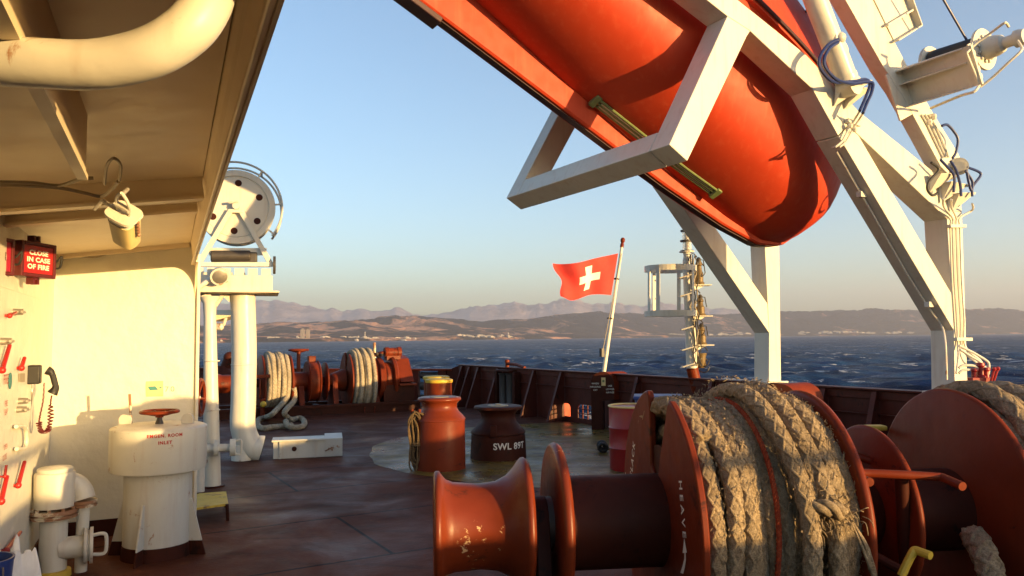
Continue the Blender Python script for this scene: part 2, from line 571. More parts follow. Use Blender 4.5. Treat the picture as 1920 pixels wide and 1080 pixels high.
for x0, x1, n, dist, lab in clusters:
    for k in range(n):
        px = rng.uniform(x0, x1)
        p = town_at(px, dist + rng.uniform(-60, 320))
        s_ = p.y / 5200
        w, d, h = rng.uniform(10, 40) * s_, rng.uniform(12, 26) * s_, rng.uniform(5, 11) * s_
        if x0 in (655, 1490): w, h = w * .8, h * 1.1
        mb = MB()
        a = rng.uniform(-.6, .6)
        ax = (V3((math.cos(a), math.sin(a), 0)), V3((-math.sin(a), math.cos(a), 0)), Z)
        c = V3((0, 0, h / 2 - 6))
        mb.box(p + c, (w, d, h + 12), ax)
        mb.box(p + V3((0, 0, h + .6)), (w * .35, d * .5, 3), ax)
        mb.box(p + ax[0] * (w * .5 + w * .15) + V3((0, 0, h * .3 - 6)), (w * .3, d * .8, h * .6 + 12), ax)
        o = part('building', mb, M['town_red'] if x0 == 410 and k < 3 else M['town'], None, flat=True)
        tag(o, ('dull red ' + lab[5:]) if x0 == 410 and k < 3 else lab, 'building', lab.split(' in ')[0] + 's ' + str(lab[-22:]).strip() if False else 'buildings along the far shore')
for k, (px, hh, lab) in enumerate([(567, 56, 'left one of two tall grey tower blocks on the far shore'), (577, 52, 'right one of two tall grey tower blocks on the far shore')]):
    p = town_at(px, 180)
    mb = MB()
    mb.box(p + Z * (hh / 2 - 10), (22, 18, hh + 20))
    mb.box(p + Z * (hh + 3), (9, 9, 8))
    for fl in range(5): mb.box(p + Z * (6 + fl * 10), (22.6, 18.6, 1.6))
    tag(part('tower_block', mb, M['tower'], None, flat=True), lab, 'building', 'buildings along the far shore')
p = town_at(684, 90)
tag(part('chimney', MB().lathe(p - Z * 8, Z, [(0, 4), (50, 2.6), (52, 3), (54, 3)], 10), M['town'], None), 'slim white chimney standing in the dense shore town', 'chimney')
p = town_at(952, 160)
tag(part('water_tower', MB().lathe(p - Z * 8, Z, [(0, 3.2), (34, 3.0), (36, 7), (44, 7), (48, 2)], 12), M['town'], None), 'white water tower on the headland left of the flag', 'tower')

# ---- deck and hull
def deck_mat():
    m, nt, b, tc = mat_base('deck_paint')
    v = tc.outputs['Object']
    c = _ramp(nt, _noise(nt, v, .9, 7, .66, .6), [(.28, (.048, .017, .010)), (.5, (.088, .029, .017)), (.74, (.125, .050, .028))])
    st = _noise(nt, _map(nt, v, (.7, 2.4, 1)), 1.3, 5, .6, 1.0)
    c = _mix(nt, _ramp(nt, st, [(.55, 0.0), (.72, .75)]), c, (.030, .016, .012))
    gr = _noise(nt, v, 26, 4, .7)
    c = _mix(nt, _ramp(nt, gr, [(.60, 0.0), (.74, .35)]), c, (.12, .075, .055))
    wl = nt.nodes.new('ShaderNodeTexBrick')
    wl.inputs['Scale'].default_value = .42
    wl.inputs['Mortar Size'].default_value = .007
    wl.inputs['Brick Width'].default_value, wl.inputs['Row Height'].default_value = 1.9, .62
    mp = nt.nodes.new('ShaderNodeMapping')
    mp.inputs['Rotation'].default_value = (0, 0, -math.atan2(US.y, US.x))
    nt.links.new(v, mp.inputs['Vector'])
    nt.links.new(mp.outputs[0], wl.inputs['Vector'])
    c = _mix(nt, wl.outputs['Fac'], c, (.014, .009, .008))
    n3 = _noise(nt, v, 7, 8, .75, .4)
    c = _mix(nt, _ramp(nt, n3, [(.60, 0.0), (.66, .7)]), c, (.13, .045, .018))
    c = _mix(nt, _ramp(nt, _noise(nt, v, 55, 3, .7), [(.68, 0.0), (.74, .5)]), c, (.24, .19, .15))
    nt.links.new(c, b.inputs['Base Color'])
    b.inputs['Specular IOR Level'].default_value = .08
    r = _ramp(nt, _noise(nt, v, 1.1, 6, .6, .5), [(.32, .34), (.62, .7)])
    nt.links.new(r, b.inputs['Roughness'])
    h = _noise(nt, v, 30, 5, .7)
    hb = nt.nodes.new('ShaderNodeMath')
    hb.operation = 'MULTIPLY_ADD'
    nt.links.new(wl.outputs['Fac'], hb.inputs[0])
    hb.inputs[1].default_value = 1.2
    nt.links.new(h, hb.inputs[2])
    _bump(nt, b, hb.outputs[0], .005, .8)
    return m
M['deck'] = deck_mat()
C1 = bul(862)                                     # corner where the transom ends
C2 = gz(771, 757)
C3 = V3((-9.5, 22.8, 0))
C4 = V3((-20, 23.5, 0))
VP0 = -3.0                                        # port side line behind the camera (ship v)
R0 = uv(UT, VP0)
deck_poly = [uv(-14, VP0), R0, C1, C2, C3, C4]
mb = MB().prism([p - Z * .06 for p in deck_poly], Z * .06)
tag(part('deck', mb, M['deck'], None, flat=True), 'dull red brown steel deck with weld seams and worn stains', None, None, 'structure')
mb = MB().prism([p - Z * 14 for p in [uv(-14, VP0), R0 + US * .02, C1 + US * .02, C2 + VS * .02, C3, C4]], Z * 13.92)
tag(part('ship_hull', mb, M['red_dark'], None, flat=True), 'ship hull plating below the deck', None, None, 'structure')
# worn yellow circle painted round the pedestals
def circle_mat():
    m, nt, b, tc = mat_base('worn_yellow_marking')
    v = tc.outputs['Object']
    c = _ramp(nt, _noise(nt, v, 1.6, 7, .7, .6), [(.30, (.085, .055, .016)), (.48, (.165, .108, .022)), (.75, (.23, .155, .022))])
    n = _noise(nt, _map(nt, v, (1, 2.2, 1)), 2.6, 8, .74, .7)
    c = _mix(nt, _ramp(nt, n, [(.46, 0.0), (.60, .88)]), c, (.062, .030, .020))
    nt.links.new(c, b.inputs['Base Color'])
    nt.links.new(_ramp(nt, _noise(nt, v, 1.8, 5), [(.35, .20), (.62, .55)]), b.inputs['Roughness'])
    b.inputs['Specular IOR Level'].default_value = .25
    _bump(nt, b, _noise(nt, v, 34, 5, .7), .004, .8)
    return m
cc, rr = V3((1.15, 12.15, .004)), 3.35
ring_pts = [cc + V3((math.cos(t), math.sin(t), 0)) * (rr + .03 * math.sin(t * 9) + .02 * math.sin(t * 23)) for t in np.linspace(0, 2 * PI, 97)[:-1]]
mbc = MB()
mbc.add(ring_pts, [tuple(range(96))])
tag(part('deck_marking', mbc, circle_mat(), None, flat=True), 'worn yellow circle painted on the deck round the pedestals', None, None, 'structure')

# ---- transom bulwark
bw = thing('bulwark', 'long dark red bulwark with top rail and slanted stays along the stern', 'bulwark', bul(1300))
def bz(t, z, off=0.0):                            # t = metres along VS from BP
    return BP + VS * t + Z * z + US * off
T0, T1 = (uv(UT, VP0) - BP).dot(VS), (C1 - BP).dot(VS)
holes = []
for a, b_, z0, z1 in [(1046, 1070, .10, .36), (1084, 1112, .10, .37)]:
    ta, tb = (bul(a) - BP).dot(VS), (bul(b_) - BP).dot(VS)
    holes.append((min(ta, tb), max(ta, tb), z0, z1))
holes.sort()
mb = MB()
cur = T0
def plate(ta, tb, z0, z1, th=.016):
    mb.prism([bz(ta, z0), bz(tb, z0), bz(tb, z1), bz(ta, z1)], US * th)
for ta, tb, z0, z1 in holes:
    plate(cur, ta, 0, 1.0)
    plate(ta, tb, 0, z0)
    plate(ta, tb, z1, 1.0)
    for sgn, te in ((1, ta), (-1, tb)):          # rounded upper corners
        r_ = .10
        arc = [bz(te + sgn * r_ * (1 - math.sin(q)), z1 - r_ * (1 - math.cos(q)), .001) for q in np.linspace(0, PI / 2, 7)]
        mb.prism([bz(te, z1, .001)] + arc, US * .014)
    cur = tb
plate(cur, T1, 0, 1.0)
part('plating', mb, M['bulwark'], bw, flat=True)
mb = MB().beam(bz(T0, 1.012), bz(T1, 1.012), .20, .022, US)
mb.beam(bz(T0, .94, -.02), bz(T1, .94, -.02), .03, .10, US)
mb.beam(bz(T0, .70, -.035), bz(T1, .70, -.035), .05, .012, US)
part('rail', mb, M['bulwark'], bw, flat=True, bev=.004)
for px in (872, 886, 903, 940, 1008, 1060, 1205, 1345, 1400, 1558, 1655, 1770, 1890, 2060):
    b_ = bul(px)
    mb = MB().prism([b_ + Z * .985 - US * .012, b_ + Z * .985 - US * .09, b_ - US * .42 + Z * .02, b_ - US * .42, b_ - US * .012], VS * .014)
    mb.beam(b_ + Z * .985 - US * .092 + VS * .007, b_ - US * .425 + Z * .01 + VS * .007, .07, .012, VS)
    part('stay', mb, M['bulwark'], bw, flat=True)
for px0, px1, z0, z1 in [(1084, 1112, .10, .37)]:
    mb = MB()
    for f in (.33, .66):
        b_ = bul(px0 + (px1 - px0) * f)
        mb.cyl(b_ + Z * z0, b_ + Z * z1, .012, n=8)
    for f in (.35, .68): mb.cyl(bul(px0) + Z * (z0 + (z1 - z0) * f), bul(px1) + Z * (z0 + (z1 - z0) * f), .010, n=8)
    part('grating', mb, M['red'], bw)
b_ = bul(1058)
mb = MB().cyl(b_ + Z * .10, b_ + Z * .36, .012, n=8)
part('bar', mb, M['red'], bw)
b_ = bul(1052)
mb = MB().prism([b_ + US * .05 - Z * .3, b_ + US * .38 - Z * .3, b_ + US * .38 + Z * .42, b_ + US * .05 + Z * .42], VS * .03)
part('bracket', mb, M['orange'], bw, flat=True)  # plate added outboard to catch the sun and show orange through the opening

# unseen port bulwark added behind the camera, stepped heights and rail shaped for shade
shade_bulwark = thing('bulwark', 'unseen stepped side bulwark and open rail added behind the viewpoint to cast shade', 'bulwark', uv(4, VP0))
mb = MB()
for u0, u1, h in [(-14, 6.3, 1.15), (6.3, UT, 1.36)]:
    mb.prism([uv(u0, VP0), uv(u1, VP0), uv(u1, VP0, h), uv(u0, VP0, h)], VS * -.02)
part('plating', mb, M['bulwark'], shade_bulwark, flat=True)
mb = MB().cyl(uv(-8, VP0, 1.465), uv(6, VP0, 1.475), .030, n=8)
for k in range(5): mb.cyl(uv(-8 + 3.5 * k, VP0, 1.1), uv(-8 + 3.5 * k, VP0, 1.465), .02, n=8)
part('rail', mb, M['bulwark'], shade_bulwark)

# ---- corner roller fairlead (low, left of the transom corner)
rf = thing('roller_fairlead', 'dark open roller fairlead at the stern corner below an orange top bar', 'fairlead', (C1 + C2) / 2)
dC = (C2 - C1).normalized()
nC = V3((-dC.y, dC.x, 0))
if nC.dot(FWD) > 0: nC = -nC
LC = (C2 - C1).length
mb = MB()
mb.prism([C1 + Z * 0, C1 + dC * .35 + Z * 0, C1 + dC * .35 + Z * .86, C1 + Z * 1.0], -nC * .05)
part('frame', mb, M['bulwark'], rf, bev=.01)
mb = MB().beam(C2 - dC * .10, C2 - dC * .10 + Z * .86, .24, .2, dC)
part('frame', mb, M['bulwark'], rf, bev=.01)
mb = MB().beam(C1 + dC * .45, C1 + dC * .45 + Z * .86, .2, .2, dC)
part('frame', mb, M['bulwark'], rf, bev=.01)
mb = MB().beam(C1 + dC * .2 + Z * .885, C2 + Z * .885, .26, .05, nC)
part('top_bar', mb, M['red'], rf, bev=.01)
for z_, r_ in ((.15, .09), (.46, .10), (.74, .08)):
    mb = MB().lathe(C1 + dC * .56 + Z * z_, dC, [(0, r_), (.02, r_ * 1.15), (.06, r_), (LC - .90, r_), (LC - .86, r_ * 1.15), (LC - .82, r_)], 20)
    part('roller', mb, M['dark'], rf)
# left side bulwark behind the far winch
lb = thing('bulwark', 'low dark red bulwark behind the far mooring winch', 'bulwark', (C2 + C3) / 2)
mb = MB()
for a, b_ in ((C2, C3), (C3, C4)):
    d_ = (b_ - a).normalized()
    mb.prism([a, b_, b_ + Z * .88, a + Z * .88], V3((d_.y, -d_.x, 0)) * -.03)
part('plating', mb, M['bulwark'], lb, flat=True)
mb = MB()
for a, b_ in ((C2, C3), (C3, C4)): mb.beam(a + Z * .895, b_ + Z * .895, .22, .03, V3((0, 1, 0)))
part('rail', mb, M['red'], lb)

# ================================================================== DECKHOUSE (left)
HA = math.atan(-(311 - 960) / FPX)                # house side direction seen to vanish in column 311
HV = V3((-math.sin(HA), math.cos(HA), 0))
HU = V3((math.cos(HA), math.sin(HA), 0))
WP = gz(198, 1006)                                # foot of the end wall
def wall(px, py, off=0.0): return onp(px, py, WP - HV * off, HV)
COR = line_px(WP, HU, 88)                         # inner corner
def side(px, py, off=0.0): return onp(px, py, COR + HU * off, HU)
END = line_px(WP, HU, 362)
J1, J2 = wall(100, 478), wall(355, 455)
CS = (J2 - J1).normalized()                       # ceiling line on the end wall, slightly rising outboard
CN = HV.cross(CS)
if CN.z < 0: CN = -CN
def ceil(px, py, off=0.0): return onp(px, py, J1 - Z * off, CN)
def ceil_z(p, off=0.0): return p.z * 0 + J1.z - off - ((p.x - J1.x) * CN.x + (p.y - J1.y) * CN.y) / CN.z
dh = thing('deckhouse', 'white deckhouse corner with sunlit end wall and beamed overhang', 'deckhouse', COR)
def up_to_ceiling(p): return V3((p.x, p.y, ceil_z(p)))
mb = MB()
a, b_ = COR - HU * .0, END
mb.prism([a, b_, up_to_ceiling(b_), up_to_ceiling(a)], HV * .06)
part('wall', mb, M['wall'], dh, flat=True)
mb = MB()
a, b_ = COR + HV * .06, COR - HV * 4.2
mb.prism([a, b_, up_to_ceiling(b_), up_to_ceiling(a)], -HU * .06)
part('side_wall', mb, M['wall'], dh, flat=True)
mb = MB()
mb.prism([COR - HV * .012 + HU * .0, END - HV * .012, END - HV * .012 + Z * .15, COR - HV * .012 + Z * .15], HV * .010)
mb.prism([COR + HU * .012 - HV * .02, COR + HU * .012 - HV * 4.2, COR + HU * .012 - HV * 4.2 + Z * .15, COR + HU * .012 - HV * .02 + Z * .15], -HU * .010)
part('boot_stripe', mb, M['red_dark'], dh, flat=True)
# ceiling plate
e0 = wall(357, 456)
e1 = ceil(440, 0)
e1 = e1 + (e1 - e0).normalized() * 4
l0 = e0 - CS * 3.6
l1 = l0 + (e1 - e0)
mb = MB().prism([e0, e1, l1, l0], Z * .05)
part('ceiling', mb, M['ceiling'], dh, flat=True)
# fascia
q0 = wall(363, 498)
mb = MB()
q1 = gz(524, 0, q0.z)
q1 = q1 + (q1 - q0).normalized() * 4
qd = (q1 - q0).normalized()
mb.prism([e0 - qd * .05 + Z * .02, e1 + Z * .02, q1, q0 - qd * .05], HU * .010)
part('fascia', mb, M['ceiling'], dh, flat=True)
mb = MB().beam(q0 - HU * .012 + Z * .016, q1 - HU * .012 + Z * .016, .02, .03, HU)
part('fascia_edge', mb, M['ceiling'], dh, bev=.006)
# corner post and knee with a rounded inner edge
mb = MB()
mb.beam(END + HU * .012 - HV * .0, V3(((END + HU * .012).x, (END + HU * .012).y, 0)) - HV * .0 + Z * 2.5, .06, .03, HV)
part('corner_post', mb, M['white'], dh, bev=.006)
hq = .36
f0 = q0 + HU * .012 + HV * .0
fil = [f0 + Z * .02, f0 - HV * hq + Z * .02] + [f0 - HV * (hq * (1 - math.sin(t_))) - Z * (.30 * (1 - math.cos(t_))) for t_ in np.linspace(0, PI / 2, 12)]
part('knee', MB().prism(fil, HU * .016), M['ceiling'], dh, flat=True)
# girder along the house and beams across
g0 = ceil(155, 335, .24)
mb = MB()
ga = V3((g0.x, g0.y, ceil_z(g0)))
for dz, w in ((0, 0),):
    mb.beam(ga - Z * .12 + HV * .0, ga - Z * .12 - HV * 9, .02, .24, HU)
    mb.beam(ga - Z * .235, ga - Z * .235 - HV * 9, .035, .018, HU)
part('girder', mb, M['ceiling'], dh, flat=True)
for n_, (px, py, h) in enumerate([(100, 391, .12), (120, 415, .06)]):
    c0 = ceil(px, py, h)
    mid = V3((c0.x, c0.y, ceil_z(c0)))
    tE = (e0 - mid).dot(HU)
    a = mid + CS * (tE - .02) / CS.dot(HU)
    b_ = mid - CS * 2.6
    mb = MB().beam(a - Z * h / 2, b_ - Z * h / 2, .016, h, HV)
    mb.beam(a - Z * h, b_ - Z * h, .09, .016, HV)
    part('beam', mb, M['ceiling'], dh, flat=True)
mb = MB().beam(J2 - HV * .02 - Z * .02 + CS * .0, J1 - CS * .4 - HV * .02 - Z * .02, .06, .05, HV)
part('cornice', mb, M['ceiling'], dh, bev=.006)
# ceiling cables
for j, pts in enumerate([[(0, 342), (60, 343), (110, 348), (150, 336), (175, 334)], [(0, 346), (50, 348), (110, 352), (160, 362), (190, 368), (212, 352), (222, 340)], [(196, 345), (200, 312), (213, 297), (226, 310), (224, 338)], [(146, 480), (180, 482), (218, 470)]]):
    P = [ceil(x, y, .10) if j < 3 else wall(x, y, .03) for x, y in pts]
    part('cable', MB().tube(smooth_path(P, 6), .009 if j < 2 else .007, 6), M['cable'], dh)
# the panel of the side wall: a locker door with red dogs
s0, s1, s2, s3 = side(-40, 560, .02), side(54, 545, .02), side(54, 1008, .02), side(-40, 1060, .02)
dtop, dbot = side(30, 548).z, .18
mb = MB()
pa, pb_ = line_px(COR, HV, 55), line_px(COR, HV, -60)
mb.prism([pa + Z * dbot, pb_ + Z * dbot, pb_ + Z * dtop, pa + Z * dtop], HU * .025)
dr = part('door', mb, M['wall'], dh, flat=True, bev=.006)
for (xa, ya), (xb, yb), r_ in [((4, 694), (18, 648), .016), ((40, 690), (46, 671), .016), ((2, 940), (13, 893), .017), ((34, 910), (46, 866), .016), ((12, 1032), (38, 998), .016), ((9, 893), (12, 872), .010), ((18, 592), (30, 586), .012)]:
    a, b_ = side(xa, ya, .05), side(xb, yb, .055)
    mb = MB().tube([a - HU * .03, a, b_], [r_ * .6, r_ * .85, r_ * .72], 10)
    mb.ball(a, r_ * 1.3, 10)
    part('lever', mb, M['signal'], dr)
for pts in [[(30, 800), (47, 803), (48, 838), (31, 842)], ]:
    P = smooth_path([side(x, y, .05) for x, y in pts], 5)
    part('handle', MB().tube(P, .012, 8), M['white'], dr)
for px, py in ((36, 752), (33, 768), (3, 640), (26, 585)):
    p = side(px, py, .03)
    mb = MB().cyl(p - HU * .02, p + HU * .05, .022, .018, 10).cyl(p + HU * .05 - HV * .05, p + HU * .05 + HV * .05, .008, n=8)
    part('latch', mb, M['steel'], dr)
def side_text(txt, px, py, size, mat):
    mb = text_on(MB(), txt, size, side(px, py, .030), HV, Z)
    part('lettering', mb, mat, dr, flat=True, normals=False)
side_text('FIRE', 12, 712, .085, M['red_letter'])
side_text('FIRE\nFLAP', 12, 765, .05, M['red_letter'])
side_text('OPEN', 11, 838, .045, M['red_letter'])
side_text('CLOSE', 9, 858, .045, M['red_letter'])
p = side(19, 714, .029)
part('round_sign', MB().lathe(p, HU, [(0, .05), (.003, .05)], 20), M['teal'], dr)
part('label_plate', MB().prism([side(35, 700, .028), side(46, 700, .028), side(46, 716, .028), side(35, 716, .028)], HU * .003), M['cable'], dr, flat=True)

# ---- overhead pipe
pp = smooth_path([at(-140, 112, 1.57), at(-40, 114, 1.55), at(60, 118, 1.53), at(160, 122, 1.52), at(235, 112, 1.51), at(300, 90, 1.50), at(355, 52, 1.50), at(386, 8, 1.515), at(398, -35, 1.53)], 7)
topz = V3((pp[-1].x + .008, pp[-1].y + .03, ceil_z(pp[-1]) + .01))
pp += [(pp[-1] * 2 + topz) / 3, topz]
op = thing('overhead_pipe', 'thick cream painted pipe bending up into the overhang', 'pipe', pp[-1])
part('pipe', MB().tube(pp, .0495, 28), M['white_worn'], op, 60)
t = topz
part('flange', MB().lathe(t - Z * .05, Z, [(0, .055), (.012, .064), (.05, .064)], 28), M['ceiling'], op)

# ---- bulkhead lamp under the girder
lc = ceil(231, 366, .30)
lt = onp(232, 398, lc, V3((0, 1, 0)))
lp = thing('ceiling_lamp', 'cream tapered floodlight hanging from a two armed yoke under the overhang', 'lamp', lt)
ax = (onp(238, 455, lc + V3((0, .14, 0)), V3((0, 1, 0))) - lt).normalized()
rx = V3((0, 1, 0)).cross(ax).normalized()
rx = rx if rx.x > 0 else -rx
ry = ax.cross(rx)
s_ = lt.y / FPX
mb = MB()
for sx in (-1, 1):
    P = [lt + rx * (sx * 13 * s_) + ax * (2 * s_), lt + rx * (sx * 14 * s_) - ax * (22 * s_), lt + rx * (sx * 9 * s_) - ax * (40 * s_), lt - ax * (52 * s_)]
    mb.tube(smooth_path(P, 6), 3.2 * s_, 8)
mb.cyl(lt - rx * (14 * s_) - ax * (14 * s_), lt + rx * (14 * s_) - ax * (14 * s_), 6 * s_, n=10)
mb.tube([lt - ax * (50 * s_), lt - ax * (56 * s_) + HV * .05, V3((lt.x, lt.y, lt.z + 66 * s_)) + HV * .25], 4 * s_, 10)
part('yoke', mb, M['white_worn'], lp)
def frus(o, w0, d0, w1, d1, L):
    m_ = MB()
    q = []
    for (w, d, l) in ((w0, d0, 0), (w1, d1, L)):
        for k in range(20):
            a_ = 2 * PI * k / 20
            ex = lambda c: math.copysign(abs(c) ** .55, c)
            q.append(o + rx * (w / 2 * ex(math.cos(a_))) + ry * (d / 2 * ex(math.sin(a_))) + ax * l)
    m_.add(q, [tuple(range(19, -1, -1)), tuple(range(20, 40))] + [(k, (k + 1) % 20, 20 + (k + 1) % 20, 20 + k) for k in range(20)])
    return m_
part('housing', frus(lt + ax * (4 * s_), 44 * s_, 40 * s_, 48 * s_, 44 * s_, 16 * s_), M['white_worn'], lp)
part('rim', frus(lt + ax * (1 * s_), 60 * s_, 50 * s_, 62 * s_, 52 * s_, 5 * s_), M['white'], lp)
part('glass', frus(lt + ax * (20 * s_), 50 * s_, 46 * s_, 46 * s_, 38 * s_, 62 * s_), M['sticker'], lp)
part('bracket_arm', MB().tube([lt - rx * (28 * s_) + ax * (2 * s_), lt - rx * (50 * s_) - ax * (10 * s_) + HV * .1, ceil(178, 392, .22)], 4 * s_, 8), M['white'], lp)
mb = MB()
for k in range(5): mb.ball(lt + rx * (30 * s_) + ax * ((8 + 9 * k) * s_), 4 * s_, 8)
part('fixings', mb, M['rusty'], lp)

# ---- red warning boxes
def warn_box(px0, py0, px1, hpx, lines, lab, Y, face, dirv=V3((.097, .995, 0))):
    p0 = at(px0, py0, Y)
    dv = dirv.normalized()
    p1 = line_px(p0, dv, px1)
    nv = V3((dv.y, -dv.x, 0))
    h = hpx * Y / FPX
    W = (p1 - p0).length
    c = (p0 + p1) / 2
    t_ = thing('warning_box', lab, 'warning light', c - Z * h / 2, 'red warning boxes on the deckhouse wall')
    mb = MB().box(c - nv * .05, (W, .10, h), (dv, nv, Z))
    for sx in (-1, 1): mb.box(c + dv * (sx * (W / 2 - .012)), (.024, .03, h), (dv, nv, Z))
    for sz in (-1, 1): mb.box(c + Z * (sz * (h / 2 - .012)) + nv * .001, (W - .05, .03, .024), (dv, nv, Z))
    part('housing', mb, M['signbox'], t_, bev=.005, flat=True)
    fp = part('face', MB().box(c + nv * .004, (W - .05, .006, h - .05), (dv, nv, Z)), face, t_, flat=True)
    tm = MB()
    for k, L in enumerate(lines):
        text_on(tm, L, h * .185, c + nv * .0078 + Z * (h * (.19 - .2 * k)) + dv * (.0), dv * (W / h * .95), Z, 1.05, .002)
    part('lettering', tm, M['lettering'], fp, flat=True, normals=False)
    for sz in (-1, 1):
        mb = MB().box(c + Z * (sz * (h / 2 + .005)) - nv * .03, (.06, .05, .02), (dv, nv, Z))
        for d_ in (-.02, .02): mb.box(c + Z * (sz * (h / 2 + .02)) + dv * d_ - nv * .03, (.018, .05, .05), (dv, nv, Z))
        part('lug', mb, M['signbox'], t_, flat=True)
    b0 = c - nv * .1
    k_ = (b0 - COR).dot(HU)
    part('bracket', MB().beam(b0, b0 - HU * (k_ + .0), .05, .05, Z), M['signbox'], t_)
    mb = MB().tube(smooth_path([p1 - nv * .03, p1 - nv * .03 + dv * .06 + Z * .01, p1 - nv * .02 + dv * .10 + Z * .05, p1 - nv * .02 + dv * .08 - Z * .03, p1 - nv * .04 + dv * .02 - Z * .03], 5), .007, 6)
    part('cable_tail', mb, M['black'], t_)
warn_box(37, 483, 102, 68, ['CLOSE', 'IN CASE', 'OF FIRE'], 'red warning box reading close in case of fire', 4.9, M['signface'])
warn_box(-44, 474, 24, 74, ['STOP', 'ALARM', 'CO2'], 'darker red warning box cut by the left edge of the picture', 4.45, M['purple'])

# ---- telephone
ph = thing('telephone', 'black wall telephone with a hanging handset and coiled cord', 'telephone', side(76, 718, .02))
a, b_ = side(74, 702, .0), side(74, 702, .16)
c = side(74, 702, .09)
part('body', MB().box(c - HU * .03, (.08, .10, .13), (HU, HV, Z)), M['black'], ph, bev=.01)
hs = [onp(88, 694, c, HV), onp(97, 700, c, HV), onp(102, 715, c, HV), onp(104, 727, c, HV), onp(98, 738, c, HV)]
mb = MB().tube(smooth_path(hs, 5), [.030, .03, .03, .028, .026, .022, .02, .02, .02, .02, .02, .02, .02, .02, .022, .024, .026, .028, .030, .034, .034][:len(smooth_path(hs, 5))], 10)
part('handset', mb, M['black'], ph)
cp = smooth_path([onp(83, 718, c, HV), onp(81, 750, c, HV), onp(75, 780, c, HV), onp(73, 793, c, HV), onp(77, 808, c, HV), onp(85, 811, c, HV), onp(92, 802, c, HV), onp(95, 780, c, HV), onp(95, 755, c, HV), onp(97, 742, c, HV)], 16)
coil = []
for i, p in enumerate(cp):
    r_ = .016 if 45 < i < 125 else .001
    coil.append(p + HV * (r_ * math.cos(i * 1.5)) + HU * (r_ * math.sin(i * 1.5)))
part('cord', MB().tube(coil, [.0055] * len(coil), 6), M['signbox'], ph)
part('mount', MB().tube([side(54, 687, .02), side(64, 686, .03)], .008, 6).tube(smooth_path([side(58, 720, .02), side(60, 735, .03), side(57, 765, .02), side(50, 768, .03)], 5), .006, 6), M['steel'], ph)

# ---- marker on the end wall
mk = thing('wall_sticker', 'square cream sticker with a teal mark beside the number 70 on the sunlit wall', 'sticker', wall(291, 744, .004))
part('plate', MB().prism([wall(274, 715, .003), wall(306, 714, .003), wall(306, 743, .003), wall(274, 744, .003)], -HV * .003), M['sticker'], mk, flat=True)
part('emblem', MB().prism([wall(277, 725, .008), wall(291, 724, .008), wall(297, 731, .008), wall(281, 732, .008)], -HV * .001).prism([wall(298, 726, .008), wall(305, 725, .008), wall(300, 729, .008)], -HV * .001), M['teal'], mk, flat=True)
part('number', text_on(MB(), '70', .07, wall(318, 730, .004), HU, Z, 1.4), M['cable'], mk, flat=True, normals=False)

# ---- mushroom ventilator
vc = gz(294, 1040)
vc.z = 0
vs_ = vc.y / FPX
ve = thing('ventilator', 'white mushroom ventilator with red stencilled lettering and a red handwheel on top', 'ventilator', vc)
Rc, Rt = 83 * vs_, 58 * vs_
zt, zb = onp(290, 799, vc, V3((0, 1, 0))).z, onp(290, 878, vc, V3((0, 1, 0))).z
part('trunk', MB().lathe(vc + Z * .10, Z, [(0, Rt), (zb + .05 - .10, Rt)], 48), M['white_worn'], ve)
part('cap', MB().lathe(vc + Z * zb, Z, [(.03, Rt * .9), (.0, Rc - .02), (-.002, Rc - .004), (.006, Rc), (zt - zb - .008, Rc), (zt - zb, Rc - .006), (zt - zb + .012, Rc * .9), (zt - zb + .020, 0)], 56), M['white_worn'], ve)
part('base', MB().lathe(vc, Z, [(0, Rt + .012), (.10, Rt + .004), (.104, Rt)], 48), M['red_dark'], ve)
for k in range(4):
    a_ = rad(-97 + 90 * k) + .12
    o = V3((math.cos(a_), math.sin(a_), 0))
    tn = V3((-o.y, o.x, 0))
    mb = MB().prism([vc + o * (Rt - .01) + Z * .11, vc + o * (Rt + .105) + Z * .11, vc + o * (Rt + .02) + Z * .44, vc + o * (Rt - .01) + Z * .44], tn * .012)
    fn_ = part('fin', mb, M['white_worn'], ve, flat=True)
    mb = MB().prism([vc + o * (Rt - .01), vc + o * (Rt + .135), vc + o * (Rt + .105) + Z * .108, vc + o * (Rt - .01) + Z * .108], tn * .012)
    part('foot', mb, M['red_dark'], fn_, flat=True)
wz = onp(291, 772, vc, V3((0, 1, 0))).z
hwR = 32 * vs_
def handwheel(mb, c, ax, R, r, spokes=5, dish=0.03):
    ax = V3(ax).normalized()
    mb.ring(c, ax, R, r, 36, 8)
    e = ax.orthogonal().normalized()
    g = ax.cross(e)
    for k in range(spokes):
        t_ = 2 * PI * k / spokes + .3
        mb.tube([V3(c) - ax * dish, V3(c) - ax * dish * .6 + (e * math.cos(t_) + g * math.sin(t_)) * R * .5, V3(c) + (e * math.cos(t_) + g * math.sin(t_)) * R * .97], r * .8, 6)
    mb.cyl(V3(c) - ax * (dish + .015), V3(c) - ax * (dish - .02), r * 2.2, n=12)
    return mb
wh = part('handwheel', handwheel(MB(), vc + Z * wz, Z, hwR, .014), M['red'], ve)
part('spindle', MB().lathe(vc + Z * (zt + .01), Z, [(0, .035), (.02, .03), (.04, .022), (wz - zt - .02, .012)], 14), M['dark'], wh)
for px in (235, 352):
    p = onp(px, 790, vc + V3((0, .06, 0)), V3((0, 1, 0)))
    p.z = zt + .045
    part('lifting_lug', MB().lathe(p - V3((0, .01, 0)), (0, 1, 0), [(0, .05), (.02, .05)], 18).box(p - Z * .030, (.1, .016, .03)), M['white_worn'], ve)
rp = onp(246, 797, vc + V3((0, .1, 0)), V3((0, 1, 0)))
rt = onp(243, 739, vc + V3((0, .1, 0)), V3((0, 1, 0)))
part('indicator_rod', MB().cyl(V3((rp.x, rp.y, zt)), rt, .011, n=8), M['rusty'], ve)
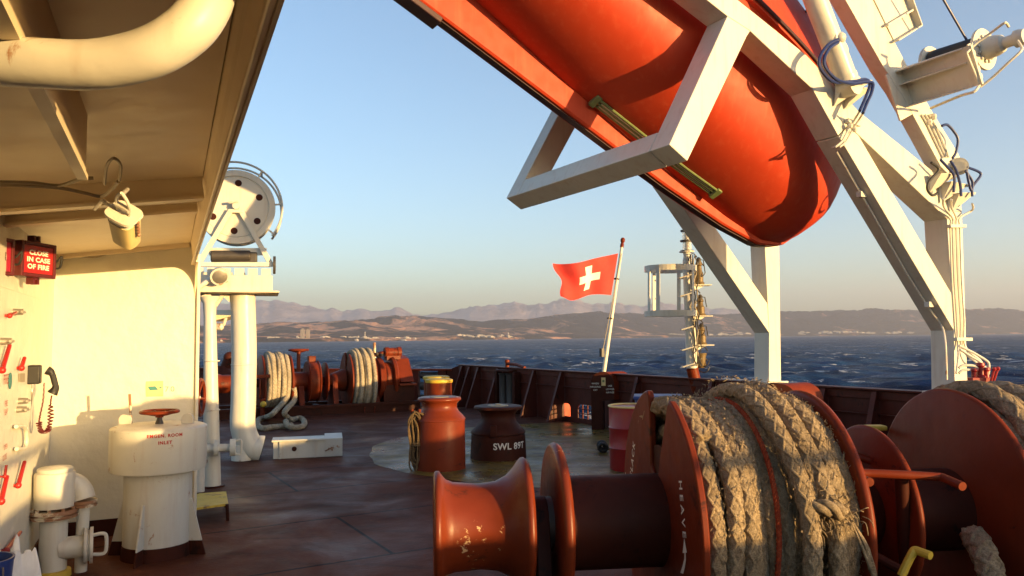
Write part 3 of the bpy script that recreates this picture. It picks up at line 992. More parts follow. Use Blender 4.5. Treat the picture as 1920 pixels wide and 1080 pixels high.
def cap_text(txt, size, z_, px):
    vs2, fs = text_geo(txt, size, 1.15, .0012)
    cdir = V3((CAM.x - vc.x, CAM.y - vc.y, 0)).normalized()
    tgt = math.atan2(cdir.y, cdir.x)
    sh = math.asin(max(-1, min(1, (px - 290) / 83 * .98)))
    R_ = Rc + .0022
    return MB().add([vc + V3((math.cos(tgt + sh + v.x / R_), math.sin(tgt + sh + v.x / R_), 0)) * R_ + Z * (z_ + v.y) for v in vs2], fs)
zz = lambda y: onp(290, y, vc + V3((0, -Rc * .9, 0)), V3((0, 1, 0))).z
part('lettering', cap_text("EMGEN. ROOM", .034, zz(818), 300), M['red_letter'], ve, flat=True, normals=False)
part('lettering', cap_text("INLET", .034, zz(831), 300), M['red_letter'], ve, flat=True, normals=False)

# ---- air pipe head, bottom left
pc = gz(98, 1081)
q = pc.y / FPX
YN = V3((0, 1, 0))
av = thing('air_pipe', 'white air pipe head with rusty flanges and a side valve handle beside the ventilator', 'air pipe', pc)
zf = lambda y: onp(98, y, pc, YN).z
part('pipe', MB().cyl(pc, pc + Z * zf(962), 23 * q, n=28), M['white_worn'], av)
part('collar', MB().lathe(pc, Z, [(0, 31 * q), (.045, 30 * q), (.05, 23 * q)], 28), M['yellow'], av)
part('flange', MB().lathe(pc + Z * zf(970), Z, [(0, 39 * q), (.022, 40 * q), (.026, 36 * q), (.032, 36 * q), (.036, 40 * q), (.058, 39 * q)], 36), M['rusty'], av)
bt = MB()
for k in range(10):
    t_ = 2 * PI * k / 10
    bt.lathe(pc + V3((math.cos(t_), math.sin(t_), 0)) * 35.5 * q + Z * (zf(970) + .055), Z, [(0, .013), (.022, .013)], 6)
part('bolts', bt, M['rusty'], av)
part('head', MB().lathe(pc + Z * zf(950), Z, [(0, 33 * q), (zf(888) - zf(950), 34 * q), (zf(888) - zf(950) + .012, 32 * q), (zf(888) - zf(950) + .014, 29 * q), (zf(878) - zf(950), 29.5 * q), (zf(876) - zf(950), 27 * q), (zf(874) - zf(950), 0)], 32), M['white_worn'], av)
e_ = [onp(122, 905, pc + YN * .05, YN), onp(140, 908, pc + YN * .1, YN), onp(152, 920, pc + YN * .12, YN), onp(157, 936, pc + YN * .12, YN)]
part('elbow', MB().tube(smooth_path(e_, 6), 20 * q, 20), M['white_worn'], av)
p = onp(157, 940, pc + YN * .12, YN)
part('flange', MB().lathe(p - Z * .035, Z, [(0, 23 * q), (.016, 23 * q), (.018, 20 * q), (.024, 20 * q), (.026, 23 * q), (.046, 23 * q)], 28), M['rusty'], av)
part('pipe', MB().cyl(V3((p.x - .01, p.y, 0)), p, 11 * q, n=18), M['white_worn'], av)
p0, p1 = onp(110, 1029, pc, YN), onp(142, 1027, pc - YN * .05, YN)
d_ = V3((.88, .47, 0)).normalized()
p1 = p0 + d_ * (p1 - p0).length
part('branch', MB().cyl(p0, p1, 20 * q, n=22), M['white_worn'], av)
part('flange', MB().lathe(p1, d_, [(0, 33 * q), (.022, 33 * q), (.024, 28 * q), (.036, 28 * q), (.038, 33 * q), (.060, 33 * q)], 30), M['white_worn'], av)
h0 = p1 + d_ * .06
part('handle', MB().tube(smooth_path([h0 + Z * .07, h0 + d_ * .06 + Z * .075, h0 + d_ * .085 + Z * .05, h0 + d_ * .085 - Z * .05, h0 + d_ * .06 - Z * .075, h0 - Z * .07], 4), .013, 8), M['white'], av)

# ---- bucket and rags at the left edge
bc = at(-34, 1040, 4.3)
bc.z = 0
bk = thing('bucket', 'blue plastic bucket at the left edge beside a heap of white rags', 'bucket', bc)
part('shell', MB().lathe(bc, Z, [(0, .11), (.50, .150), (.51, .155), (.522, .155), (.522, .143), (.02, .10)], 28), M['blue'], bk)
part('handle', MB().ring(bc + Z * .50, V3((.3, .9, .2)), .155, .005, 24, 6, 0, PI, V3((1, 0, 0))), M['steel'], bk)
rg_ = at(30, 1075, 4.55)
rg_.z = 0
mb = MB()
P = []
for i in range(25):
    row = []
    for j in range(33):
        th_, r_ = 2 * PI * j / 32, (i / 24)
        h_ = .40 * (1 - r_ ** 4) * (1 + .7 * noise.noise(V3((r_ * 3 * math.cos(th_) + 5, r_ * 3 * math.sin(th_), 2)))) + .04 * noise.noise(V3((r_ * 9 * math.cos(th_), r_ * 9 * math.sin(th_), 7))) * (1 - r_)
        rr_ = .16 * r_ * (1 + .25 * math.sin(3 * th_ + 1) + .1 * math.sin(7 * th_))
        row.append(rg_ + V3((math.cos(th_) * rr_, math.sin(th_) * rr_, max(.003, h_))))
    P.append(row)
tag(part('rag_heap', mb.grid(P), M['rag'], None, 80), 'crumpled heap of white rags on deck beside the blue bucket', 'rags')

# ---- column, hydrant, step behind the ventilator
kb = gz(398, 912)
cl = thing('column', 'tapered white support column between the deckhouse and the thick duct', 'column', kb)
q = kb.y / FPX
ktop = onp(393, 556, kb, YN)
part('shaft', MB().lathe(kb, ktop - kb, [(0, 15.5 * q), (.4, 14.5 * q), (ktop.z - .25, 11 * q), (ktop.z - .08, 12 * q), (ktop.z, 20 * q)], 28), M['white'], cl, 60)
part('base_plate', MB().lathe(kb, Z, [(0, 22 * q), (.014, 22 * q)], 20), M['red_dark'], cl)
for y in (677, 770):
    p = onp(406, y, kb - V3((0, .1, 0)), YN)
    part('clamp', MB().ring(V3((onp(397, y, kb, YN).x, kb.y, p.z)), Z, 13.5 * q, .008, 24, 6), M['white_worn'], cl)
k2 = onp(374, 920, kb - V3((0, .3, 0)), YN)
k2.z = 0
fh = thing('hydrant', 'white pipe valve with a capped side outlet and an edge on red handwheel', 'hydrant', k2)
q = k2.y / FPX
zk = lambda y: onp(374, y, k2, YN).z
part('pipe', MB().cyl(k2, k2 + Z * zk(865), 9 * q, n=16).cyl(k2 - V3((.12, -.05, 0)), k2 - V3((.12, -.05, 0)) + Z * 1.6, 5 * q, n=12), M['white_worn'], fh)
part('flange', MB().lathe(k2 + Z * (zk(868)), Z, [(0, 13 * q), (.03, 13 * q)], 20), M['rusty'], fh)
part('valve', MB().lathe(k2 + Z * zk(862), Z, [(0, 9 * q), (.04, 12 * q), (.12, 13 * q), (.17, 10 * q), (.2, 7 * q), (.25, 7 * q), (.26, 12 * q), (.30, 12 * q), (.31, 5 * q), (.40, 4 * q)], 20), M['white_worn'], fh)
o = k2 + Z * zk(842)
od = V3((.95, .31, 0)).normalized()
part('outlet', MB().lathe(o, od, [(0, 8 * q), (24 * q, 8 * q), (24 * q, 15 * q), (32 * q, 15 * q), (32 * q, 8 * q), (52 * q, 7 * q), (52 * q, 16 * q), (62 * q, 16 * q)], 22), M['white'], fh)
o2 = o + od * (62 * q)
part('handle', MB().tube(smooth_path([o2 + Z * 12 * q, o2 + od * 9 * q + Z * 13 * q, o2 + od * 10 * q, o2 + od * 9 * q - Z * 13 * q, o2 - Z * 12 * q], 4), 2 * q, 8), M['white'], fh)
wc = onp(376, 745, k2, YN)
wd_ = V3((.985, .17, 0)).normalized()
part('handwheel', handwheel(MB(), wc, wd_, 33 * q, 3.2 * q), M['red'], fh)
part('spindle', MB().cyl(wc, wc - wd_ * .12, .015, n=8).cyl(wc - wd_ * .12, V3(((wc - wd_ * .12).x, (wc - wd_ * .12).y, 0)), .02, n=10), M['white_worn'], fh)
s0 = gz(392, 940, .16)
sp = thing('step', 'small yellow steel step behind the ventilator', 'step', V3((s0.x, s0.y, 0)))
c4 = [gz(352, 933, .16), gz(374, 925, .16), gz(424, 921, .16), gz(428, 944, .16), gz(355, 954, .16)]
part('tread', MB().prism(c4, -Z * .02), M['yellow'], sp, flat=True)
mb = MB()
for p in (c4[0], c4[2], c4[3], c4[4]): mb.cyl(V3((p.x * .99 - .03, p.y, 0)), p * .99 + V3((-.03, .05, .0)), .016, n=8)
part('leg', mb, M['red_dark'], sp)

# ---- thick duct with platform and reel
dc = gz(455, 862)
q = dc.y / FPX
du = thing('duct', 'thick sunlit white duct pipe with an elbow at its foot, carrying the reel platform', 'duct', dc)
dtop_ = onp(455, 552, dc, YN)
zd = lambda y: onp(455, y, dc, YN).z
P = smooth_path([dtop_, dc + Z * 1.6, dc + Z * .85, dc + Z * .46, dc + V3((.10, .02, .20)), dc + V3((.24, .07, .14))], 8)
part('pipe', MB().tube(P, [22.5 * q] * (len(P) - 9) + [22.5 * q + .0022 * k for k in range(9)], 36), M['white'], du, 60)
e1_, e2_ = P[-1], (P[-1] - P[-2]).normalized()
part('mouth', MB().lathe(e1_ - e2_ * .01, e2_, [(0, 24 * q), (.02, 24.5 * q), (.022, 20 * q), (.012, 19 * q), (.012, 0)], 30), M['dark'], du)
part('foot', MB().cyl(dc, dc + Z * .22, 20 * q, n=28), M['white_worn'], du)
part('weld', MB().ring(dc + Z * 1.35, Z, 22.7 * q, .006, 36, 6), M['white_worn'], du)

rl = thing('platform', 'white steel platform on brackets under the cable reel', 'platform', dtop_)
pr, pf = V3((.951, .309, 0)), V3((-.309, .951, 0))   # platform faces the viewpoint
def pl(px, py, off=0.0): return onp(px, py, dtop_ - pf * .45 + pf * off, pf)
x0, x1 = pl(358, 530), pl(511, 530)
zt_, zb_ = pl(440, 516).z, pl(440, 545).z
W = (x1 - x0).length
cx = (x0 + x1) / 2
mb = MB().box(V3((cx.x, cx.y, (zt_ + zb_) / 2)) + pf * .45, (W, .9, zt_ - zb_), (pr, pf, Z))
part('deck_box', mb, M['white'], rl, bev=.006)
mb = MB().box(V3((cx.x, cx.y, zb_ - .012)) + pf * .45 + pr * .03, (W + .12, 1.0, .022), (pr, pf, Z))
part('bottom_plate', mb, M['ceiling'], rl)
for k in range(6):
    f = (k + .5) / 6
    for d_ in (.06, .8): part('sleeper', MB().box(V3((x0.x, x0.y, zt_ + .05)) + pr * (W * f) + pf * d_, (W / 6 * .72, .10, .10), (pr, pf, Z)), M['white_worn'], rl, flat=True)
k0, k1, k2_ = pl(405, 549, .4), pl(432, 566, .4), pl(398, 576, .4)
part('knee', MB().prism([pl(410, 549, .4), pl(447, 549, .4), pl(447, 568, .4), pl(430, 566, .4)], pf * .03), M['white'], rl, flat=True)
part('knee', MB().beam(pl(394, 588, .4), pl(418, 553, .4), .09, .05, pf).beam(pl(372, 562, .35), pl(396, 553, .35), .2, .06, pf), M['white'], rl, flat=True)

re = thing('cable_reel', 'large white cable reel with six round holes on a triangular stand', 'reel', V3((cx.x, cx.y, zt_ + .1)) + pf * .4)
rc = pl(443, 388, .25)
R_ = 71 * rc.y / FPX
px_ = rc.y / FPX
g1 = MB().lathe(rc, pf, [(0, 0), (0, R_ * .80), (.008, R_ * .81), (.008, R_ * .83), (-.012, R_ * .84), (-.012, R_ * .985), (0, R_), (.03, R_), (.03, R_ * .5)], 72)
part('flange', g1, M['white'], re)
part('drum', MB().lathe(rc + pf * .03, pf, [(0, R_ * .55), (.36, R_ * .55)], 40), M['white_worn'], re)
part('flange', MB().lathe(rc + pf * .39, pf, [(0, R_ * .5), (0, R_ * .97), (.03, R_ * .97), (.03, R_ * .5)], 60), M['white_worn'], re)
for k in range(6):
    t_ = rad(86 - 60 * k)
    hb = MB().lathe(rc + pr * (math.cos(t_) * R_ * .645) + Z * (math.sin(t_) * R_ * .645) - pf * .004, pf, [(0, 0), (0, .047), (.01, .050)], 20)
    part('hole', hb, M['red_dark'], re)
part('hub', MB().cyl(rc - pf * .12, rc + pf * .03, .05, n=16).cyl(rc - pf * .12 - pr * .10 + Z * .04, rc - pf * .12 + pr * .03 + Z * .06, .02, n=8), M['white_worn'], re)
gb = MB().ring(pl(441, 388, .25), pf, 87 * px_, .014, 48, 8, rad(-20), rad(130), Z)
gb = MB()
ref = Z
gb.tube([rc + (Z * math.cos(t_) + pr * math.sin(t_)) * 86 * px_ - pr * .02 for t_ in np.linspace(rad(-25), rad(128), 40)], .016, 8)
gb.tube([rc + pf * .42 + (Z * math.cos(t_) + pr * math.sin(t_)) * 86 * px_ - pr * .02 for t_ in np.linspace(rad(-25), rad(128), 40)], .016, 8)
for t_ in (rad(34), rad(84), rad(125)):
    u_ = Z * math.cos(t_) + pr * math.sin(t_)
    gb.tube([rc + u_ * R_ * .99, rc + u_ * 86 * px_ - pr * .02], .013, 8)
    gb.tube([rc + u_ * 86 * px_ - pr * .02, rc + u_ * 86 * px_ - pr * .02 + pf * .42], .012, 8)
part('guard_rail', gb, M['white_worn'], re)
for off in (-.06, .50):
    mb = MB()
    a_, b2 = pl(432, 396, .25 + off), pl(452, 396, .25 + off)
    mb.beam(a_, pl(373, 494, .25 + off), .07, .05, pr).beam(b2, pl(507, 494, .25 + off), .07, .05, pr).beam(a_ - pr * .03, b2 + pr * .03, .05, .06, Z).beam(pl(368, 496, .25 + off), pl(512, 496, .25 + off), .06, .08, Z)
    part('stand', mb, M['white'], re, flat=True, bev=.005)
mb = MB()
for k in range(10): mb.ring(rc + pf * (.06 + .034 * k), pf, R_ * (.72 + .02 * math.sin(k * 2)), .019, 40, 6)
part('wire', mb, M['dark'], re)
part('brake_wheel', MB().lathe(pl(512, 497, .2), pr, [(0, .05), (0, 17 * px_), (.035, 17 * px_), (.035, .05)], 30), M['dark'], re)
part('brake_unit', MB().box((pl(440, 484, .3) + pl(440, 484, .5)) / 2, (.62, .30, .16), (pr, pf, Z)).cyl(pl(395, 480, .28), pl(470, 480, .28), .08, n=20), M['dark'], re, bev=.02)
part('frame_bar', MB().beam(pl(392, 472, .3), pl(500, 472, .3), .06, .10, pf), M['white_worn'], re)
fl = thing('floodlight', 'small round cream floodlight on a sloping arm below the cable reel', 'lamp', pl(364, 546, -.1))
part('arm', MB().cyl(pl(362, 547, -.1), pl(404, 516, -.1), .035, n=12), M['white'], fl)
c = pl(411, 514, -.12)
d_ = (pl(424, 526, -.1) - pl(400, 500, -.1)).normalized() * .4 + V3((.1, -.8, -.1))
d_.normalize()
part('housing', MB().lathe(c - d_ * .05, d_, [(0, .05), (.04, .10), (.12, .115), (.13, .125), (.15, .125)], 24), M['white_worn'], fl)
part('lens', MB().lathe(c + d_ * .095, d_, [(0, .108), (.01, .09), (.014, 0)], 24), M['steel'], fl)
wl = thing('floodlight', 'tan hooded lamp bracket seen between the column and the thick duct', 'lamp', at(416, 590, 13))
mb = MB().prism([at(396, 581, 13), at(436, 583, 13), at(436, 592, 13), at(398, 602, 13)], V3((0, .5, 0)))
part('hood', mb, M['ceiling'], wl, flat=True)
part('bracket', MB().tube([at(424, 594, 13.1), at(420, 608, 13.1), at(398, 612, 13.1)], .03, 8), M['white_worn'], wl)
part('lamp', MB().lathe(at(409, 613, 13.1) - V3((.09, 0, 0)), (1, 0, 0), [(0, .03), (.03, .06), (.15, .06), (.18, .03)], 16), M['white_worn'], wl)
part('arm', MB().beam(at(396, 586, 13.2), onp(445, 586, dc, YN), .08, .08, Z), M['ceiling'], wl)

# ---- locker on deck
lk0, lk1 = gz(512, 861), gz(642, 855)
ld_ = (lk1 - lk0).normalized()
lnn = V3((-ld_.y, ld_.x, 0))
L = (lk1 - lk0).length
h = onp(575, 828, lk0, YN).z
lk = thing('storage_box', 'low white steel box with a raised right end beside the thick duct', 'storage box', (lk0 + lk1) / 2)
a, b_ = lk0, lk0 + ld_ * (L * .74)
mb = MB().prism([a, a + Z * h - lnn * .02, a + Z * h + lnn * .30, a + lnn * .30], ld_ * (L * .74))
part('body', mb, M['white_worn'], lk, flat=True, bev=.004)
mb = MB().prism([b_, b_ + Z * (h + .02) - lnn * .03, b_ + Z * (h + .06) + lnn * .30, b_ + lnn * .30], ld_ * (L * .26))
part('end_box', mb, M['white_worn'], lk, flat=True, bev=.004)
part('lid', MB().box(a + ld_ * (L * .36) + Z * (h + .014) + lnn * .13, (L * .76, .38, .026), (ld_, lnn, Z)), M['white_worn'], lk, bev=.003)
for f in (.10, .60):
    mb = MB().beam(a + ld_ * (L * f) - lnn * .016, a + ld_ * (L * f) + Z * h - lnn * .036, .025, .02, ld_)
    part('stay', mb, M['white_worn'], lk, flat=True)
p = a + ld_ * (L * .30) + Z * (h * .55) - lnn * .012
part('drain', MB().lathe(p, -lnn, [(0, .035), (.006, .035), (.006, .02), (.002, 0)], 16), M['red_dark'], lk)
p = b_ + ld_ * (L * .06) + Z * (h * .5) - lnn * .02
part('latch', MB().cyl(p, p - lnn * .05, .012, n=8).cyl(p - lnn * .05 - ld_ * .05 - Z * .03, p - lnn * .05 + ld_ * .05 + Z * .02, .009, n=8), M['rusty'], lk)

# ================================================================== LAUNCH DAVIT AND LIFEBOAT
PN, PF = bul(1803), bul(1450)
W_ = (PF - PN).length
TK = .28
def N(px, py, off=0.0): return onp(px, py, PN - VS * off, VS)
dv = thing('launch_davit', 'big white lifeboat davit with forked posts and a hanging cradle over the stern', 'davit', (PN + PF) / 2)
near_polys = {
    'post': [(1791, 741), (1815, 741), (1804, 398), (1790, 396), (1776, 410), (1789, 620)],
    'fork_beam': [(1776, 410), (1790, 396), (1804, 398), (1800, 362), (1611, 209), (1590, 235), (1609, 252)],
    'fork_brace': [(1789, 620), (1784, 550), (1610, 254), (1590, 237), (1573, 256), (1580, 267)],
    'main_beam': [(1572, 254), (1590, 235), (1611, 209), (1513, 104), (1429, 36), (1384, 0), (1180, -167), (1150, -140), (1364, 30), (1407, 58), (1524, 167)],
}
def prism_part(name, poly, off, th, mat, parent, shift=V3((0, 0, 0)), bev=.008):
    return part(name, MB().prism([N(x, y, off) + shift for x, y in poly], VS * th), mat, parent, flat=True, bev=bev)
SH = VS * W_
for nm, poly in near_polys.items():
    prism_part(nm, poly, 0, TK, M['white'], dv)
    prism_part(nm, poly, 0, TK, M['white'], dv, SH)
    if nm == 'post':
        for s_ in (V3((0, 0, 0)), SH):
            c = (N(1791, 741) + N(1815, 741)) / 2 + VS * TK / 2 + s_
            part('base_plate', MB().box(V3((c.x, c.y, 1.02)), (.42, .40, .03), (US, VS, Z)), M['white_worn'], dv, bev=.004)
# hanging cradle
leg = [(1364, 30), (1407, 58), (1400, 69), (1289, 302), (1255, 271)]
for s_ in (V3((0, 0, 0)), SH): prism_part('cradle_leg', leg, .002, TK - .01, M['white'], dv, s_)
A_, B_ = N(1255, 271), N(1289, 302)
upl = (N(1364, 30) - A_).normalized()
mb = MB().prism([A_ + VS * TK - upl * .002, B_ + VS * TK - upl * .002, B_ + VS * TK + upl * .22, A_ + VS * TK + upl * .22], VS * (W_ - TK))
part('cradle_beam', mb, M['white'], dv, flat=True, bev=.008)
# lifting arm, hood and lugs
arm = [(1526, -110), (1586, 0), (1658, 127), (1687, 169), (1765, 313), (1788, 336), (1812, 320), (1796, 286), (1747, 207), (1705, 130), (1668, 60), (1640, 0), (1584, -108)]
for s_ in (V3((0, 0, 0)),): prism_part('lifting_arm', arm, .085, .17, M['white'], dv, s_)
prism_part('lifting_arm', arm, -.10, .17, M['white'], dv, SH)
hood = [(1640, 0), (1678, 78), (1722, 50), (1704, 0), (1676, -70), (1606, -60)]
hd = prism_part('hood', hood, .10, .02, M['white'], dv, bev=.003)
mb = MB()
for a, b_ in zip(hood[1:4], hood[2:5]): mb.beam(N(*a, .13), N(*b_, .13), .10, .014, VS)
mb.beam(N(1662, 48, .13), N(1712, 18, .13), .05, .02, VS)
part('rim', mb, M['white_worn'], hd, flat=True)
for poly in ([(1563, 154), (1606, 160), (1561, 200)], [(1580, 172), (1606, 174), (1582, 205)], [(1739, 330), (1765, 333), (1740, 362)], [(1757, 345), (1786, 352), (1760, 382)], [(1772, 366), (1800, 366), (1779, 400)]):
    P = [N(x, y, .0) for x, y in poly]
    mb = MB().prism([P[0] - VS * .02, P[0] - VS * .16, P[1] - VS * .18, P[2] - VS * .02], US * .02 + Z * .006)
    mb.prism([P[0] - VS * .02, P[1] - VS * .18, P[1] - VS * .02], -Z * .02)
    part('lug', mb, M['white'], dv, flat=True)
part('pivot_pin', MB().cyl(N(1798, 312, .14), N(1798, 312, -.1), .10, n=28).cyl(N(1798, 312, .18), N(1798, 312, .14), .06, n=20), M['white_worn'], dv)
ca, cb = N(1592, 163, .13), N(1500, -75, .13)
ca0 = ca + (cb - ca) * .06
cy = part('cylinder', MB().cyl(ca0, cb, .112, n=30).cyl(ca, ca0, .075, n=24).lathe(ca - VS * .09, VS, [(0, .10), (.18, .10)], 24).lathe(ca0, cb - ca, [(0, .118), (.05, .118)], 30), M['white'], dv)
P = smooth_path([N(1547, 33, .20), N(1562, 34, .22), N(1574, 60, .22), N(1578, 72, .22)], 5)
mb = MB().tube(P, .014, 8)
mb.tube(smooth_path([N(1578, 72, .22), N(1587, 88, .22), N(1588, 96, .22), N(1580, 103, .2)], 5), .014, 8)
mb.ball(N(1575, 71, .22), .06, 12).box(N(1568, 74, .2), (.10, .07, .07), (US, VS, Z))
part('pipe', mb, M['white_worn'], cy)
for j, pts in enumerate([[(1571, 74), (1553, 84), (1538, 105), (1537, 125), (1552, 146), (1568, 155), (1585, 154), (1605, 152), (1623, 149), (1631, 158), (1624, 180), (1612, 208)],
                         [(1572, 79), (1556, 90), (1546, 108), (1547, 125), (1560, 142), (1575, 152), (1600, 157), (1620, 154), (1636, 156), (1634, 174), (1626, 192), (1618, 212)]]):
    P = smooth_path([N(x, y, .24 + .02 * j) for x, y in pts], 8)
    part('hose', MB().tube(P, .017, 8), M['hose'], cy)
mb = MB()
for dx in (0, 8):
    P = smooth_path([N(1612 + dx * .8, 208 + dx * .5, .20), N(1604 + dx, 222, .12), N(1594 + dx, 238, .06), N(1585 + dx, 254, .04), N(1578 + dx, 266, .03), N(1567 + dx, 275, .02), N(1560 + dx, 277, -.05)], 5)
    mb.tube(P, .012, 8)
    mb.ball(N(1594 + dx, 236 + dx * .8, .06), .032, 8)
mb.beam(N(1588, 226, .03), N(1612, 234, .03), .04, .04, VS)
part('pipe', mb, M['white_worn'], cy)
# pipe run down the fork brace, pipes down the near post, hoses at the pivot
def brace_face(px, py):                             # shaded under face of the near brace
    a, b_ = N(1580, 267), N(1789, 620)
    n_ = (b_ - a).normalized().cross(VS)
    return onp(px, py, a + n_ * 0.0, n_) + (n_ if n_.dot(CAM - a) > 0 else -n_) * .025
P = [brace_face(x, y) for x, y in [(1571, 282), (1610, 350), (1650, 420), (1700, 508), (1742, 574)]]
P += smooth_path([brace_face(1742, 574), brace_face(1756, 592), brace_face(1768, 610), onp(1772, 640, P[-1], US), onp(1774, 680, P[-1], US), onp(1775, 712, P[-1], US)], 4)
mb = MB().tube(P, .013, 8)
for x, y in ((1617, 362), (1744, 568)): mb.box(brace_face(x, y), (.09, .06, .06), (US, VS, Z))
part('pipe', mb, M['white_worn'], dv)
mb = MB()
for k, (xa, xb) in enumerate([(1785, 1797), (1792, 1804), (1799, 1811)]):
    P = smooth_path([N([1769, 1784, 1823][k], [372, 374, 382][k], .2), N([1770, 1784, 1823][k], [388, 388, 394][k], .1), N(xa + 1, 409, .03), N(xa + 1, 430, .025), N(xa + 4, 520, .025), N(xb - 3, 600, .025), N(xb - 1, 650, .025), N([1797, 1826, 1838][k], [668, 676, 676][k], .1), N([1793, 1850, 1852][k], [700, 690, 700][k], .14)], 6)
    mb.tube(P, .012, 8)
for y in (424, 636): mb.beam(N(1779 + (y - 424) * .055, y, .03), N(1808 + (y - 424) * .055, y, .03), .05, .035, VS)
part('pipe', mb, M['white_worn'], dv)
for k, pts in enumerate([[(1746, 305), (1760, 318), (1742, 340), (1739, 355), (1748, 366), (1758, 362)], [(1782, 302), (1792, 318), (1800, 345), (1802, 368)], [(1812, 313), (1835, 322), (1838, 330), (1824, 350), (1823, 368)], [(1812, 318), (1816, 340), (1821, 357), (1823, 340), (1810, 320)],
                         [(1766, 236), (1776, 234), (1788, 246), (1796, 262), (1792, 286), (1786, 296)], [(1764, 300), (1775, 312), (1789, 330), (1788, 360)]]):
    part('hose', MB().tube(smooth_path([N(x, y, .20) for x, y in pts], 8), .015, 8), M['hose'] if k != 0 else M['black'], dv)
mb = MB()
for dx in (0, 7, 14):
    mb.tube([N(1728 + dx, 215, .10), N(1738 + dx, 232, .10), N(1752 + dx, 262, .10), N(1768 + dx * .8, 295, .10)], .010, 6)
for x, y in ((1742, 229), (1750, 219)): mb.ball(N(x, y, .11), .04, 8)
part('pipe', mb, M['white_worn'], dv)
# davit winch on its cantilevered bracket
LW = .72
O_ = lambda px, py, off=0.0: onp(px, py, PN - VS * (LW + .08 - off), VS)
fa, fb = O_(1813, 87), O_(1835, 160)
ba, bb = fa + VS * LW, fb + VS * LW
ed = (fb - fa).normalized()
mm = ed.cross(VS)
if mm.dot(O_(1850, 95) - fa) < 0: mm = -mm
wk = part('winch_bracket', MB().prism([fa, fb, bb, ba], mm * .02), M['white'], dv, flat=True)
mb = MB()
for f in (.0, .36, .97):
    p = fa + (fb - fa) * f
    mb.prism([p + VS * .05, p + VS * LW, p + VS * LW - mm * .14, p + VS * .05 - mm * .02], ed * .014)
mb.prism([ba - ed * .1, bb + ed * .1, bb + ed * .1 - mm * .3, ba - mm * .3], VS * .02)
part('rib', mb, M['white'], wk, flat=True)
mb = MB()
for f in (.02, .22, .42, .62, .82): mb.beam(fa + ed * (f * (fb - fa).length) - VS * .005, fa + ed * (f * (fb - fa).length) - VS * .005 + mm * .10, .012, .05, VS)
mb.beam(fa - VS * .01 + mm * .02, fb - VS * .01 + mm * .02, .03, .05, mm)
part('end_frame', mb, M['white'], wk, flat=True)
ox = O_(1847, 92, .10)
qx = FPX / (ox - CAM).dot(FWD)
Rw = 39 / qx
dwn = MB().lathe(ox, VS, [(0, .0), (0, Rw), (.03, Rw), (.03, Rw * .5)], 44)
part('winch_flange', dwn, M['white'], dv)
part('winch_flange', MB().lathe(ox + VS * (LW * .80), VS, [(0, Rw * .5), (0, Rw * 1.0), (.03, Rw * 1.0), (.03, 0)], 44), M['white'], dv)
part('winch_drum', MB().lathe(ox + VS * .03, VS, [(0, Rw * .62), (.02, Rw * .70), (LW * .8 - .05, Rw * .74), (LW * .8 - .03, Rw * .5)], 40), M['black'], dv)
mb = MB().lathe(ox - VS * .40, VS, [(0, .0), (0, .075), (.05, .09), (.09, .09), (.10, .06), (.20, .06), (.22, .09), (.28, .11), (.36, .12), (.40, .12)], 24)
for k in range(12):
    t_ = 2 * PI * k / 12
    mb.lathe(ox - VS * .02 + ed * (math.cos(t_) * Rw * .62) + mm * (math.sin(t_) * Rw * .62), VS, [(0, .018), (.03, .018)], 6)
mb.box(ox - VS * .3 + mm * .07, (.10, .10, .08), (US, VS, Z))
part('winch_motor', mb, M['white_worn'], dv)
mb = MB()
g = lambda x, y, o_=0.0: O_(x, y, -o_)
mb.tube(smooth_path([g(1812, 100), g(1830, 82, .05), g(1860, 60, .18), g(1880, 45, .3), g(1886, 43, .32), g(1891, 50, .3)], 5), .013, 8)
mb.tube(smooth_path([g(1838, 163), g(1860, 146, .1), g(1890, 118, .25), g(1912, 98, .34), g(1916, 90, .34), g(1908, 76, .3)], 5), .013, 8)
mb.tube([g(1812, 100), g(1838, 163)], .013, 8)
mb.tube(smooth_path([g(1836, 160), g(1826, 172), g(1800, 180, -.2), g(1745, 203, -.6)], 5), .014, 8)
part('guard', mb, M['white'], dv)
part('wire', MB().cyl(ox + VS * .2 + mm * Rw * .7, N(1755, -25, .5), .013, n=8), M['hose'], dv)

